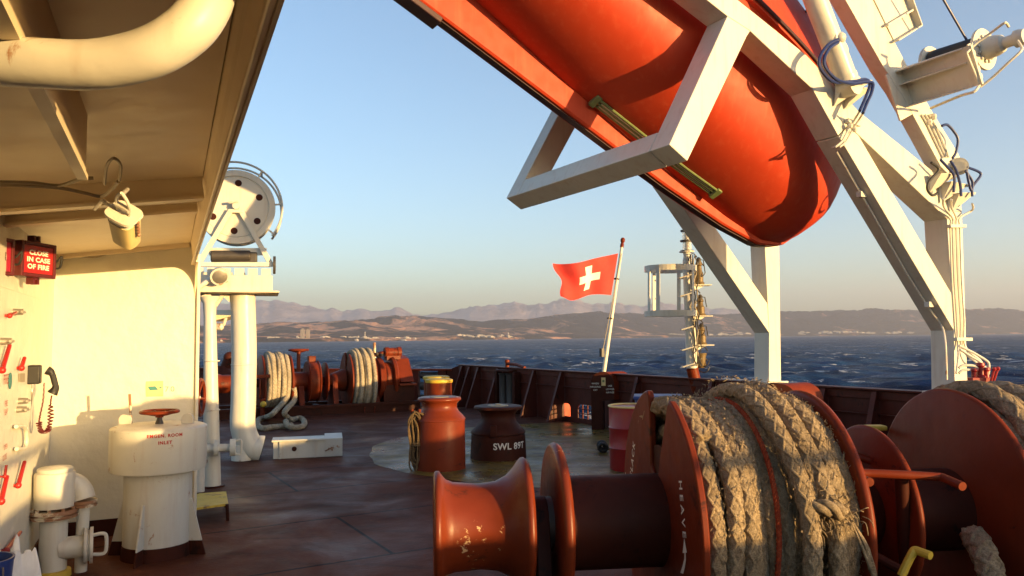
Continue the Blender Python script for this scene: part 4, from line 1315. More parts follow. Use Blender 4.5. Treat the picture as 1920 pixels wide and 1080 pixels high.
# ---- lifeboat
Kmid = PN + VS * (W_ + TK) / 2
Kp = onp(1090, 240, Kmid, VS)
_e = Kp - onp(770, 0, Kmid, VS)
AL = math.atan2(-_e.z, _e.dot(US))
BD = US * math.cos(AL) - Z * math.sin(AL)          # towards the bow
BN = US * math.sin(AL) + Z * math.cos(AL)          # away from the keel
BL = -VS                                           # towards the viewpoint side
def sstep(x): x = max(0., min(1., x)); return x * x * (3 - 2 * x)
def keel_n(a):
    return 0 if a < 1.2 else interp([(1.2, 0), (2.17, .05), (2.75, .13), (3.1, .30), (3.3, .58), (3.45, 1.0), (3.54, 1.5), (3.56, 1.8)], a)
def hull_row(a, m=None):
    k = keel_n(a)
    b = 1.12 * (1 if a < .6 else math.sqrt(max(0, 1 - ((a - .6) / 2.97) ** 2.6)))
    b = max(b, .02)
    hs = interp([(-5, .55), (-2, .40), (-.5, .26), (1, .17), (2.2, .10), (3.2, .04), (3.6, .01)], a)
    sk = min(.10, b * .3)
    G = 1.75
    top = interp([(-5, 2.9), (.8, 2.85), (1.7, 2.7), (2.6, 2.4), (3.2, 2.12), (3.56, 1.86)], a)
    def nn(v): return k + (G - k) * (v / G)
    fl = [(0, 0), (sk * .8, 0), (sk, .02), (sk, hs * .5), (sk + .004, hs)]
    bil = [(.30, .09), (.52, .19), (.72, .32), (.86, .48), (.945, .72), (.985, 1.04), (1.0, 1.40), (1.0, G - .06)]
    wf = interp([(-5, .50), (-2, .34), (-.2, .03), (.6, .0)], a)
    pts = [(y, nn(n_)) for y, n_ in fl] + [(sk + .006 + wf, nn(hs + wf * .05))]
    for f, dn in bil:
        y = sk + wf + (b - sk - wf) * f
        n_ = hs + dn * (G - .06 - hs) / (G - .06) if dn < G else dn
        pts.append((y, nn(n_)))
    fo = min(.05, b * .1)
    pts += [(b + fo, nn(G - .05)), (b + fo, nn(G) + .05), (b, nn(G) + .06)]
    g = nn(G) + .06
    for f, z_ in [(.96, .30), (.86, .62), (.68, .86), (.42, .97), (0, 1.0)]:
        pts.append((b * f, g + max(.02, top - g) * z_))
    return pts
A_st = list(np.linspace(-4.6, .6, 27)) + list(.6 + 2.955 * np.sin(np.linspace(0, PI / 2, 30)))[1:]
rows = []
for a in A_st:
    r_ = hull_row(a)
    full = [(-y, n_) for y, n_ in r_[::-1]] + r_[1:]
    rows.append([Kp + BD * a + BL * y + BN * n_ for y, n_ in full])
lbo = thing('lifeboat', 'orange enclosed lifeboat hanging bow down under the white davit at the stern', 'lifeboat', Kp)
nsec = len(hull_row(0))
mbh = MB().grid(rows)
o_ = len(mbh.v)
mbh.add([sum(rows[0], V3()) / len(rows[0])] + rows[0], [(0, i + 1, i + 2) for i in range(len(rows[0]) - 1)])
part('hull', mbh, M['orange'], lbo, 24)
def hp(a, y, up=0.0):                               # point on the near bottom of the hull at half breadth y
    r_ = hull_row(a)[5:14]
    n_ = float(np.interp(y, [p[0] for p in r_], [p[1] for p in r_]))
    return Kp + BD * a + BL * y + BN * n_
# grab strips on the bottom
for side_ in (1, -1):
    t = MB()
    for j in range(3):
        pa = [hp(a, .15 + .05 * a + .045 * j) for a in np.linspace(-.04, 1.70, 20)]
        if side_ < 0: pa = [p - BL * 2 * (p - Kp).dot(BL) for p in pa]
        dirn = (BL * side_ * .5 - BN * .86)
        t.tube([p + dirn * .018 for p in pa], .016, 8)
    st_ = part('bilge_strip', t, M['green'], lbo)
    t = MB()
    for j in range(2):
        pa = [hp(a, .1725 + .05 * a + .045 * j) for a in np.linspace(0, 1.66, 20)]
        if side_ < 0: pa = [p - BL * 2 * (p - Kp).dot(BL) for p in pa]
        t.tube([p + dirn * .020 for p in pa], .010, 6)
    part('inlay', t, M['strip_light'], st_)
    for a in (-.07, 1.73):
        t = MB()
        p = hp(a, .195 + .05 * a)
        if side_ < 0: p = p - BL * 2 * (p - Kp).dot(BL)
        t.box(p + dirn * .014, (.07, .15, .06), (BD, (BL * side_ * .86 + BN * .5), dirn))
        part('end_cap', t, M['green'], st_, bev=.01)
# dark keel band, fender and lifelines
kb_ = [Kp + BD * a + BN * (keel_n(a) - .008) for a in np.linspace(-4.4, 2.9, 60)]
mb = MB()
for p, q in zip(kb_, kb_[1:]): mb.beam(p, q, .10, .012, BL)
part('keel_band', mb, M['orange_dark'], lbo, flat=True)
mb = MB().box(Kp + BD * -2.3 + BN * -.03, (.9, .2, .06), (BD, BL, BN))
part('keel_shoe', mb, M['orange_dark'], lbo, bev=.01)
for sg in (1, -1):
    g_ = []
    for a in A_st[10:-2]:
        r_ = hull_row(a)
        y, n_ = r_[15]
        g_.append(Kp + BD * a + BL * (sg * (y + .015)) + BN * (n_ - .05))
    part('fender', MB().tube(g_, .022, 8), M['orange_dark'], lbo)
    mb = MB()
    for a0 in np.arange(-3.0, 3.0, .62):
        q_ = []
        for f in np.linspace(0, 1, 9):
            a = min(3.38, a0 + .62 * f)
            y, n_ = hull_row(a)[13]
            q_.append(Kp + BD * a + BL * (sg * (y + .03)) + BN * (n_ - .16 - .12 * math.sin(PI * f)))
        mb.tube(q_, .010, 6)
    part('lifeline', mb, M['orange_dark'], lbo)
    rail = []
    for a in np.linspace(-2.6, 2.2, 30):
        r_ = hull_row(a)[18]
        rail.append(Kp + BD * a + BL * (sg * (r_[0] + .08)) + BN * (r_[1] + .12))
    mb = MB().tube(rail, .016, 8)
    for i in range(0, 30, 5):
        mb.tube([rail[i], rail[i] - BN * .16 - BL * (sg * .08)], .014, 8)
    mb.tube(smooth_path([rail[-1], rail[-1] + BD * .08 - BN * .05, rail[-1] + BD * .06 - BN * .2], 4), .016, 8)
    part('hand_rail', mb, M['orange_dark'], lbo)

# ================================================================== FLAG AND LIGHT MAST
fb_ = bul(1127, 1.0) + US * .06
ft = onp(1166, 462, fb_, VS)
fp_ = thing('flagpole', 'leaning white flagpole with a red truck on the stern bulwark', 'flagpole', fb_)
dpole = (ft - fb_).normalized()
part('pole', MB().cyl(fb_ - dpole * .05, ft, .040, .028, 16), M['white'], fp_)
part('truck', MB().lathe(ft, dpole, [(-.02, .036), (.05, .036), (.07, .024), (.10, .042), (.14, .046), (.17, .03), (.18, 0)], 16), M['red'], fp_)
for y in (523, 597):
    p = onp(1166 - (y - 462) * .166, y, fb_, VS)
    part('clip', MB().ring(p, dpole, .042, .014, 16, 6), M['dark'], fp_)
pc_ = onp(1129, 661, fb_, VS)
mb = MB().box(pc_ - VS * .06 - US * .05, (.06, .08, .16), (US, VS, Z))
part('fitting', mb, M['dark'], fp_)
part('halyard', MB().tube([pc_ - VS * .05 - US * .03, ft - dpole * .15 - VS * .05 - US * .02], .007, 6), M['cable'], fp_)
fl_ = thing('flag', 'red flag with a white cross flying from the leaning pole', 'flag', ft)
fdir = V3((-.93, -.37, 0)).normalized()
fnorm = V3((fdir.y, -fdir.x, 0))
def fpt(px, py): return onp(px, py, ft - VS * .05, fnorm)
TL, BLc, TR, BR = fpt(1042, 493), fpt(1048, 557), fpt(1159, 475), fpt(1146, 553)
nu, nv = 60, 40
P = []
for i in range(nv + 1):
    row = []
    v = i / nv
    for j in range(nu + 1):
        u = j / nu                                   # 0 at the hoist
        p = (TR * (1 - v) + BR * v) * (1 - u) + (TL * (1 - v) + BLc * v) * u
        p += fnorm * (u ** .8) * (.10 * math.sin(7.5 * u - 2.2 * v + .4) + .05 * math.sin(15 * u + 3 * v))
        p += Z * (.07 * math.sin(6.2 * u + .2) * (u) * (.6 + .8 * v) - .04 * math.sin(PI * u) * (1 - v))
        p += fdir * (-.05 * math.sin(PI * v) * u * 1.2 + .03 * math.sin(9 * v) * u * u)
        row.append(p)
    P.append(row)
def cross(i, j):
    x, y = (j + .5) / nu * 1.47 - .735, (i + .5) / nv - .5
    x += .02
    return 1 if (abs(x) < .32 and abs(y) < .095) or (abs(x) < .095 and abs(y) < .32) else 0
M['flag_red'] = plain('flag_red_cloth', (.66, .045, .035), .85)
M['flag_white'] = plain('flag_white_cloth', (.80, .77, .72), .85)
part('cloth', MB().grid(P, cross), [M['flag_red'], M['flag_white']], fl_, 180, normals=False)

mb0 = bul(1299, 1.0) + US * .12
mt_ = onp(1288, 500, mb0, VS)
qm = FPX / (mb0 - CAM).dot(FWD)
lm = thing('light_mast', 'slim white stern light mast with hoop cage and brass lamps', 'mast', mb0)
def mp(px, py, off=0.0): return onp(px, py, mb0 - VS * off, VS)
mid_ = mp(1297.5, 690)
part('pole', MB().cyl(mid_, mp(1288, 488), 10.5 / qm, 8 / qm, 22), M['white'], lm)
part('foot', MB().cyl(mb0 - Z * .3, mid_, 11 / qm, n=22), M['red'], lm)
part('lamp_base', MB().lathe(mp(1288, 488), Z, [(0, 8 / qm), (8 / qm, 6 / qm), (14 / qm, 7 / qm), (15 / qm, 14 / qm), (17 / qm, 14 / qm)], 20), M['white_worn'], lm)
for k, y in enumerate((470, 450)):
    part('lantern', MB().lathe(mp(1288.5 - k, y), Z, [(0, 8.5 / qm), (17 / qm, 8 / qm)], 20), M['glass'], lm)
    part('lamp_core', MB().cyl(mp(1288.5 - k, y), mp(1288.5 - k, y - 15), 3 / qm, n=10), M['steel'], lm)
mb = MB()
for y, r_ in ((470, 12), (451, 11.5), (432, 10)): mb.lathe(mp(1288 - (470 - y) * .05, y + 1), Z, [(-1.5 / qm, r_ / qm), (1.5 / qm, (r_ + .5) / qm)], 20)
part('lamp_ring', mb, M['dark'], lm)
hc = mp(1258, 505)
for yy in (504, 588):
    c = mp(1257, yy)
    mb = MB()
    R_ = 47 / qm
    pts = [c + V3((math.cos(t), math.sin(t) * .9, 0)) * R_ for t in np.linspace(0, 2 * PI, 41)[:-1]]
    for i in range(40):
        a, b_ = pts[i], pts[(i + 1) % 40]
        mb.beam(a, b_, .012, 10.5 / qm, (a - c))
    part('hoop', mb, M['white'], lm, flat=True)
for tt in (205, 232, 318, 60, 120):
    t = rad(tt)
    o_ = V3((math.cos(t), math.sin(t) * .9, 0)) * (47 / qm)
    part('strap', MB().beam(mp(1257, 504) + o_, mp(1257, 588) + o_, .012, 7 / qm, o_), M['white'], lm, flat=True)
mb = MB()
for y in (522, 556, 618, 656, 687):
    c = mp(1291 + (y - 522) * .035, y)
    P = [c + V3((0, .02, 0)), c + V3((-.17, -.01, .0)), c + V3((-.17, -.14, .0)), c + V3((.0, -.16, .05)), c + V3((.04, -.06, .06))]
    part('rung', MB().tube(P, .011, 6), M['white_worn'], lm)
for k, (y, hh) in enumerate(((535, 44), (593, 32), (647, 32))):
    c = mp(1311 + k * 2.5, y, .06)
    sh = part('shelf', MB().box(c + V3((.02, 0, 0)), (36 / qm, .22, .018)).prism([mp(1297 + k * 2, y + 1, .06), mp(1321 + k * 2, y + 1, .06), mp(1297 + k * 2, y + 13, .06)], VS * .02), M['white'], lm, flat=True)
    c2 = c + V3((0, 0, .01))
    hq = hh / qm
    part('signal_lamp', MB().lathe(c2, Z, [(0, 9 / qm), (hq * .08, 10 / qm), (hq * .12, 8 / qm), (hq * .5, 8 / qm), (hq * .58, 6 / qm), (hq * .8, 5 / qm), (hq * .84, 7 / qm), (hq, 5 / qm), (hq * 1.02, 0)], 18), M['brass'], lm)
    part('cap', MB().lathe(c2 + Z * hq, Z, [(0, 4 / qm), (4 / qm, 5 / qm), (8 / qm, 2 / qm)], 12).tube([c2 + Z * hq * .5 + V3((.09, -.05, 0)), c2 + Z * (hq + .02) + V3((.07, -.03, 0)), c2 + Z * (hq + .03)], .008, 6), M['dark'], lm)
c = mp(1314, 662, .06)
part('bell', MB().lathe(c - Z * .24, Z, [(0, .05), (.05, .08), (.16, .075), (.24, .10)], 16), M['brass'], lm)
rngc = random.Random(5)
for k in range(6):
    x = 1294 + k * 2.3
    P = [mp(x + (y - 500) * .045 + rngc.uniform(-3, 3), y, .10 + .015 * k) for y in range(478, 700, 16)]
    part('cable', MB().tube(smooth_path(P, 4), .008, 6), M['dark'] if k % 2 else M['cable'], lm)
for k, (x, y, r_) in enumerate(((1316, 668, 14), (1319, 684, 10), (1306, 556, 9), (1310, 614, 11), (1312, 505, 10), (1300, 488, 9))):
    c = mp(x, y, .10)
    P = [c + V3((math.cos(t) * r_ / qm, .05 * math.sin(2 * t), math.sin(t) * r_ / qm * 1.4)) for t in np.linspace(.5, 5.9, 24)]
    part('cable', MB().tube(P, .009, 6), M['dark'], lm)

# ================================================================== DECK FITTINGS
def face_cyl_text(txt, size, c, R, z_, ang0, mat, parent, sp=1.15):
    vs2, fs = text_geo(txt, size, sp, .003)
    cdir = V3((CAM.x - c.x, CAM.y - c.y, 0))
    t0 = math.atan2(cdir.y, cdir.x) + ang0
    mb = MB().add([c + V3((math.cos(t0 + v.x / R), math.sin(t0 + v.x / R), 0)) * (R + .004) + Z * (z_ + v.y) for v in vs2], fs)
    return part('lettering', mb, mat, parent, flat=True, normals=False)
# pedestal rollers
p1c = gz(823, 880)
p1c.y += .10
q = p1c.y / FPX
zz = lambda y: onp(823, y, p1c, YN).z
pd = thing('pedestal_roller', 'tall red pedestal roller with the tan line hung on its side', 'roller', V3((p1c.x, p1c.y, 0)))
p1c.z = 0
part('base', MB().lathe(p1c, Z, [(0, 48 * q), (zz(788), 47 * q), (zz(786), 46 * q)], 48), M['red'], pd)
part('head', MB().lathe(p1c, Z, [(zz(787), 45.5 * q), (zz(786), 48.5 * q), (zz(784), 48 * q), (zz(778), 43 * q), (zz(771), 36 * q), (zz(764), 32.5 * q), (zz(757), 32.5 * q), (zz(752), 36 * q), (zz(750), 40 * q), (zz(748), 40.5 * q), (zz(745), 39 * q), (zz(743.5), 33 * q), (zz(743.5) - .01, 20 * q), (zz(743.5) - .01, 0)], 48), M['red_chip'], pd, 50)
mb = MB()
for k in range(4): mb.lathe(p1c + V3((math.cos(k * 1.57 + .4) * .14, math.sin(k * 1.57 + .4) * .14, zz(743.5) - .01)), Z, [(0, .03), (.02, .03), (.024, 0)], 10)
part('cap_plate', MB().lathe(p1c + Z * (zz(743.5) - .008), Z, [(0, .13), (.008, .12), (.008, 0)], 24), M['cable'], pd)
p2c = gz(934, 862)
p2c.y += .22
p2c.z = 0
q = p2c.y / FPX
zz2 = lambda y: onp(934, y, p2c, YN).z
pe = thing('pedestal_roller', 'squat dark red pedestal roller lettered SWL 89T', 'roller', p2c)
part('base', MB().lathe(p2c, Z, [(0, 52 * q), (zz2(814), 50 * q), (zz2(812), 48 * q)], 52), M['red_dark'], pe)
part('head', MB().lathe(p2c, Z, [(zz2(813), 47.5 * q), (zz2(811), 50.5 * q), (zz2(808), 50.5 * q), (zz2(800), 43 * q), (zz2(790), 34 * q), (zz2(781), 31 * q), (zz2(773), 33 * q), (zz2(768), 39 * q), (zz2(766), 45 * q), (zz2(764), 45.5 * q), (zz2(761), 44 * q), (zz2(759.5), 37 * q), (zz2(759.5) - .012, 22 * q), (zz2(759.5) - .012, 0)], 52), M['red_dark'], pe, 50)
part('cap_plate', MB().lathe(p2c + Z * (zz2(759.5) - .01), Z, [(0, .15), (.012, .14), (.012, .05), (.03, .04), (.03, 0)], 24), M['cable'], pe)
part('lug', MB().box(onp(925, 809, p2c - V3((0, 50 * q, 0)), YN) + V3((0, -.0, 0)), (.09, .06, .16)), M['red_dark'], pe, bev=.01)
face_cyl_text('SWL 89T', .125, p2c, 51 * q, zz2(831), .46, M['lettering'], pe, 1.05)

# tan line hanging on the tall pedestal
hc_ = p1c + V3((-48 * q * .92, -.16, 0))
lk_top = onp(782, 778, hc_, YN)
rcl = thing('rope_coil', 'tan line coiled and hung on the tall pedestal roller', 'rope', lk_top)
rr_ = random.Random(4)
mb = MB()
for k in range(22):
    w = rr_.uniform(.045, .135)
    yb = rr_.uniform(862, 890)
    xo = rr_.uniform(-.05, .06)
    yo = rr_.uniform(-.09, .05)
    zb2 = onp(788, yb, hc_, YN).z
    zt2 = onp(788, rr_.uniform(770, 792), hc_, YN).z
    mid2 = (zt2 + zb2) / 2 + .12
    b0 = V3((lk_top.x + xo, hc_.y + yo, 0))
    pts = [b0 + Z * zt2, b0 + V3((w * .9, 0, mid2 + .1)), b0 + V3((w * .55 + .02, 0, mid2 - .14)), b0 + V3((w * .75, 0, zb2 + .10)), b0 + V3((.02, -.01, zb2)), b0 + V3((-w * .6, 0, zb2 + .10)), b0 + V3((-w * .45, 0, mid2 - .14)), b0 + V3((-w * .75, -.01, mid2 + .1))]
    mb.tube(smooth_path(pts, 6, True), .0105, 6, closed=True)
part('loops', mb, M['rope_coil'], rcl)
mid2 = onp(784, 830, hc_, YN)
part('wrap', MB().ring(V3((lk_top.x + .0, hc_.y - .02, mid2.z)), Z, .075, .012, 20, 6).ring(V3((lk_top.x + .0, hc_.y - .02, mid2.z - .025)), Z, .078, .012, 20, 6), M['rope_coil'], rcl)
hk = thing('shackle_bar', 'orange painted bar and hook holding the tan line on the pedestal', 'hook', lk_top)
part('bar', MB().tube([onp(772, 769, hc_, YN), onp(779, 779, hc_, YN), onp(785, 790, hc_, YN), onp(779, 828, hc_, YN)], .022, 8), M['red'], hk)
part('hook', MB().tube(smooth_path([onp(787, 767, hc_, YN), onp(786, 776, hc_, YN), onp(782, 786, hc_, YN), p1c + V3((-.1, -.1, onp(785, 790, hc_, YN).z))], 4), .02, 8), M['red'], hk)

# twin bollard behind it
for k, (px, pyt, Y, r_, lab) in enumerate([(823, 712, 13.0, 24, 'nearer red bollard with a yellow rim behind the tall pedestal roller'), (818, 706.5, 13.7, 23, 'farther red bollard whose yellow rim peeks over the nearer one')]):
    c = at(px, pyt, Y)
    zt3 = c.z
    c = V3((c.x, c.y, 0))
    q = Y / FPX
    t_ = thing('bollard', lab, 'bollard', c, 'twin bollards behind the pedestal rollers')
    part('post', MB().lathe(c, Z, [(0, r_ * q), (zt3 - .03, r_ * q)], 36), M['red'], t_)
    part('cap', MB().lathe(c + Z * (zt3 - .05), Z, [(0, r_ * q), (.01, (r_ + 1.5) * q), (.05, (r_ + 2) * q), (.065, (r_ - 1) * q), (.068, 0)], 36), M['yellow'], t_)
    part('foot', MB().lathe(c, Z, [(0, (r_ + 8) * q), (.04, (r_ + 8) * q), (.045, r_ * q)], 36), M['red_dark'], t_)

# barrels
def barrel(c, R, h, lab):
    t_ = thing('barrel', lab, 'barrel', c, 'red drums by the winch')
    part('body', MB().lathe(c, Z, [(0, R * .97), (.02, R), (h * .33, R), (h * .345, R * 1.03), (h * .36, R), (h * .64, R), (h * .655, R * 1.03), (h * .67, R), (h - .02, R)], 44), M['barrel'], t_, 50)
    part('rim', MB().ring(c + Z * (h - .012), Z, R, .013, 44, 8), M['pale_yellow'], t_)
    part('lid', MB().lathe(c + Z * (h - .03), Z, [(0, R * .985), (.008, R * .985), (.008, 0)], 40).lathe(c + Z * (h - .02) + V3((R * .5, -.05, 0)), Z, [(0, .04), (.015, .04), (.015, 0)], 12), M['pale_yellow'], t_)
bc1 = gz(1186, 886)
bc1.y += .25
bc1.x += .05
bc1.z = 0
barrel(bc1, .30, onp(1186, 759, bc1, YN).z, 'red drum with a yellow rim left of the thick rope coil')
bc2 = at(1287, 747, 9.4)
h2 = bc2.z
barrel(V3((bc2.x, bc2.y, 0)), .29, h2, 'red drum showing only its pale rim behind the thick rope coil')
c = at(1234, 747, 10.6)
cr = thing('crate', 'dark blue crate behind the red drums by the bulwark', 'crate', V3((c.x, c.y, 0)))
hb_ = c.z
part('body', MB().box(V3((c.x, c.y, hb_ / 2)), (.62, .5, hb_), (V3((.98, -.17, 0)), V3((.17, .98, 0)), Z)), M['blue'], cr, bev=.02)
part('lid', MB().box(V3((c.x, c.y, hb_ + .02)), (.66, .54, .05), (V3((.98, -.17, 0)), V3((.17, .98, 0)), Z)), M['blue'], cr, bev=.015)
c = gz(1131, 850)
hs_ = thing('hose_coil', 'small black hose coil on deck left of the red drum', 'hose', c)
mb = MB()
for k in range(6): mb.ring(c + Z * (.075 + .010 * math.sin(k * 2)) + V3((0, .035 * k, .01)), V3((.25, 1, .15)), .055 - .012 * (k % 2), .026, 24, 8)
part('coil', mb, M['black'], hs_)

# rounded chock housings on posts
def housing(c, fw, h, depth, lab, face_off, text=True):
    """c: foot of the face centre; arch faces -VS-ish, drum runs back along US"""
    fx = V3((.98, -.20, 0)).normalized()
    fy = V3((.20, .98, 0)).normalized()
    ext = US
    t_ = thing('chock_housing', lab, 'chock', c, 'rounded chock housings along the stern bulwark')
    r_ = fw / 2
    P = [c + fx * r_ + Z * (h * .52)] + [c + fx * (r_ * math.cos(a)) + Z * (h - r_ + r_ * math.sin(a)) for a in np.linspace(0, PI, 19)] + [c - fx * r_ + Z * (h * .52)]
    part('drum', MB().prism(P, (fx * .75 + fy * .66) * depth), M['red'], t_, 30)
    part('face', MB().prism([p - fy * .012 for p in P[:-1]] + [c - fx * r_ - fy * .012, c - fx * (r_ * .1) - fy * .012, c - fx * (r_ * .1) + Z * h * .5 - fy * .012], fy * .011), M['red_dark'], t_, flat=True)
    part('post', MB().box(c - fx * (r_ * .45) + fy * .14 + Z * h * .26, (r_ * 1.0, .26, h * .52), (fx, fy, Z)), M['red_dark'], t_)
    if text:
        part('label_plate', MB().box(c + Z * (h - r_ * .85) + fx * .02 - fy * .016, (.075, .006, .15), (fx, fy, Z)), M['sticker'], t_)
        tm = MB()
        for k, (L, dx) in enumerate([('WHEN', -.13), ('HAULING', -.13), ('OFF', -.13), ('USE', .14), ('LOWER', .14), ('HAWSE', .14)]):
            text_on(tm, L, .045, c + Z * (h - r_ * (1.02 if k < 3 else 1.22) - .06 * (k % 3)) + fx * dx - fy * .0135, fx, Z)
        part('lettering', tm, M['lettering'], t_, flat=True, normals=False)
        part('badge', MB().box(c + Z * (h - r_ * .80) + fx * .02 - fy * .020, (.04, .004, .04), (fx, fy, Z)), M['green'], t_)
c = gz(1131, 806)
housing(c, 43 * c.y / FPX, onp(1131, 697, c, YN).z, .42, 'dark red rounded chock housing with a small label plate and white lettering below the flagpole', 0)
c = at(1462, 822, 9.0)
c.z = 0
housing(c, .42, onp(1462, 719, c, YN).z, .44, 'dark red rounded chock housing at the foot of the far davit post', 0, False)

# upright roller set against the bulwark
b0, b1 = bul(942) - US * .10, bul(976) - US * .10
ur = thing('upright_roller', 'dark upright roller pair in a red frame against the bulwark behind the squat pedestal', 'roller', (b0 + b1) / 2)
mb = MB()
for p in (b0, b1): mb.beam(p, p + Z * .93, .10, .16, VS)
mb.beam(b0 + Z * .95 - VS * .1, b1 + Z * .95 + VS * .1, .26, .045, US)
part('frame', mb, M['red_dark'], ur, bev=.006)
for f in (.30, .70):
    p = b0 + (b1 - b0) * f
    part('roller', MB().lathe(p + Z * .03, Z, [(0, .13), (.05, .10), (.80, .10), (.86, .13)], 24), M['dark'], ur)
p = bul(951, 1.0)
st = thing('stub_pipe', 'short orange vent stub standing on the bulwark rail left of the flag', 'pipe', p)
part('pipe', MB().cyl(p, V3((p.x, p.y, onp(951, 675, p, YN).z)), .045, n=14), M['red'], st)
part('cap', MB().lathe(V3((p.x, p.y, onp(951, 675, p, YN).z)), Z, [(-.05, .055), (0, .055), (.02, 0)], 14), M['red'], st)
part('arm', MB().tube([p + Z * .1, p - VS * .4 + Z * .09 + US * .02, p - VS * .8 + Z * .03], .035, 8), M['red'], st)

# hydraulic control stand by the near davit post
tc_ = bul(1846, 1.0)
cz = at(1846, 728, tc_.y - .25)
hy = thing('control_stand', 'red hydraulic control stand with levers and bent pipes beside the near davit post', 'control stand', V3((cz.x, cz.y, 0)))
tq = cz.y / FPX
tp = [at(x, y, cz.y + dy) for x, y, dy in ((1800, 729, -.1), (1862, 737, -.25), (1888, 741, -.05), (1870, 720, .2), (1812, 719, .25))]
part('table', MB().prism(tp, -Z * .10), M['barrel'], hy, flat=True, bev=.006)
part('post', MB().cyl(V3((cz.x, cz.y + .05, 0)), cz + V3((0, .05, -.06)), .09, n=16), M['red_dark'], hy)
mb = MB()
for x, y, h in ((1828, 722, .18), (1840, 722, .24), (1850, 724, .20)):
    mb.lathe(at(x, y, cz.y), Z, [(0, .045), (h * .4, .05), (h * .45, .03), (h * .8, .03), (h * .85, .045), (h, .04)], 12)
mb.box(at(1838, 718, cz.y), (.22, .10, .12))
part('valve_block', mb, M['barrel'], hy, bev=.004)
for (a, b_) in (((1858, 715), (1864, 692)), ((1862, 718), (1871, 691))):
    part('lever', MB().cyl(at(*a, cz.y - .1), at(*b_, cz.y - .12), .013, n=8).ball(at(*b_, cz.y - .12), .024, 8), M['barrel'], hy)
for pts in [[(1798, 648), (1826, 662), (1849, 676), (1854, 684), (1853, 702)], [(1800, 655), (1820, 668), (1838, 679), (1842, 690), (1841, 706)], [(1798, 690), (1806, 685), (1826, 686), (1834, 692)], [(1798, 700), (1806, 694), (1824, 694), (1830, 700)], [(1846, 720), (1862, 716), (1868, 724), (1864, 732)]]:
    part('pipe', MB().tube(smooth_path([at(x, y, cz.y) for x, y in pts], 6), .014, 8), M['white_worn'], hy)

# ================================================================== MOORING WINCHES
class Axis:
    def __init__(s, p, q):
        s.o = V3(p)
        s.e = (V3(q) - V3(p))
        s.e.z = 0
        s.e.normalize()
        s.near = V3((s.e.y, -s.e.x, 0))              # horizontal, towards the viewpoint
        if s.near.dot(CAM - s.o) < 0: s.near = -s.near
    def px(s, x): return (line_px(s.o, s.e, x) - s.o).dot(s.e)
    def at(s, t, lat=0.0, z=0.0): return s.o + s.e * t + s.near * lat + Z * z
    def disc(s, mb, t, R, th, rim=None, hole=.0):
        r_ = rim or th * .5
        return mb.lathe(s.at(t), s.e, [(-th / 2, hole), (-th / 2, R - r_ * .9), (-th * .36, R - r_ * .3), (0, R), (th * .36, R - r_ * .3), (th / 2, R - r_ * .9), (th / 2, hole)], 72)
def split_disc(ax, t, R, th, notch):
    """round divider plate with an open slot at the top: notch = (far lateral, near lateral top, near lateral bottom, z bottom)"""
    l0, l1, l2, zb_ = notch
    a0, a1 = math.acos(max(-1, min(1, l0 / R))), math.acos(max(-1, min(1, l1 / R)))
    pts = []
    n = 80
    st, en = a0 + .10, a1 - .06 + 2 * PI
    for k in range(n + 1):
        t_ = st + (en - st) * k / n
        pts.append((R * math.cos(t_), R * math.sin(t_)))
    rt = R * math.sin(a0)
    pts = [(l0, rt * .80), (l0 - .012, rt * .93), (l0 - .035, rt * .975)] + pts
    pts += [(l1 + .004, R * math.sin(a1) * .93), (l1 - .02, R * math.sin(a1) * .84)]
    pts += [(l2 + .03, zb_ + .10), (l2, zb_ + .02), ((l0 + l2) / 2, zb_), (l0, zb_ + .05)]
    mb = MB()
    P = [ax.at(t - th / 2, l, z_) for l, z_ in pts]
    return mb.prism(P, ax.e * th)
def bearing(ax, t, mat, parent, w=.10, r=.15):
    mb = MB()
    zc = ax.o.z
    P = [ax.at(t - w / 2, -.34, -zc + .16), ax.at(t - w / 2, .34, -zc + .16), ax.at(t - w / 2, r, .02)] + [ax.at(t - w / 2, r * math.cos(a), r * math.sin(a)) for a in np.linspace(.2, PI - .2, 9)] + [ax.at(t - w / 2, -r, .02)]
    mb.prism(P, ax.e * w)
    return part('bearing', mb, mat, parent, bev=.006)
def wraps(ax, specs, r, pitch, mat_parent, plait=True, seed=1, n=6):
    """specs: (t, R, tilt, phase, wob)"""
    rr = random.Random(seed)
    mb = MB()
    for t, R, tilt, ph, wob in specs:
        pts = []
        q = rr.uniform(0, 6)
        for k in range(72):
            a = 2 * PI * k / 72 - PI * .72
            Rk = R + wob * math.sin(a * 2 + q) + wob * .6 * math.sin(a * 5 + 2 * q)
            tk = t + tilt * math.sin(a + ph) + wob * .7 * math.sin(3 * a + q)
            pts.append(ax.at(tk, Rk * math.cos(a), Rk * math.sin(a)))
        rope(mb, pts, r, pitch, 3, plait, n, closed=True)
    return mb

# ---------------- foreground winch
def axpt(px, py, z): return gz(px, py, z)
ZA = .80
FA = Axis(axpt(1000, 982, ZA), axpt(1790, 953, ZA))
fw = thing('mooring_winch', 'big red mooring winch in the foreground with open flanges and a warping head', 'winch', V3((FA.o.x, FA.o.y, 0)))
t0 = FA.px(814)
t1 = FA.px(984)
L = t1 - t0
Rr = .315
part('warping_head', MB().lathe(FA.at(t0), FA.e, [(0, 0), (.004, .22), (-.004, .245), (.006, .262), (.024, .262), (.036, .245), (.055, .222), (.09, .207), (L * .5, .198), (L * .68, .207), (L * .80, .232), (L * .89, .272), (L * .945, .305), (L * .97, Rr), (L, Rr + .002), (L + .016, Rr - .012), (L + .016, .10)], 80), M['red_chip'], fw, 60)
td = FA.px(1043)
part('shaft', MB().cyl(FA.at(t1), FA.at(FA.px(1240)), .095, n=28).lathe(FA.at(td - .07), FA.e, [(0, .10), (.01, .125), (.05, .125), (.06, .10)], 28), M['dark'], fw)
bearing(FA, FA.px(1010), M['red_dark'], fw, .07, .13)
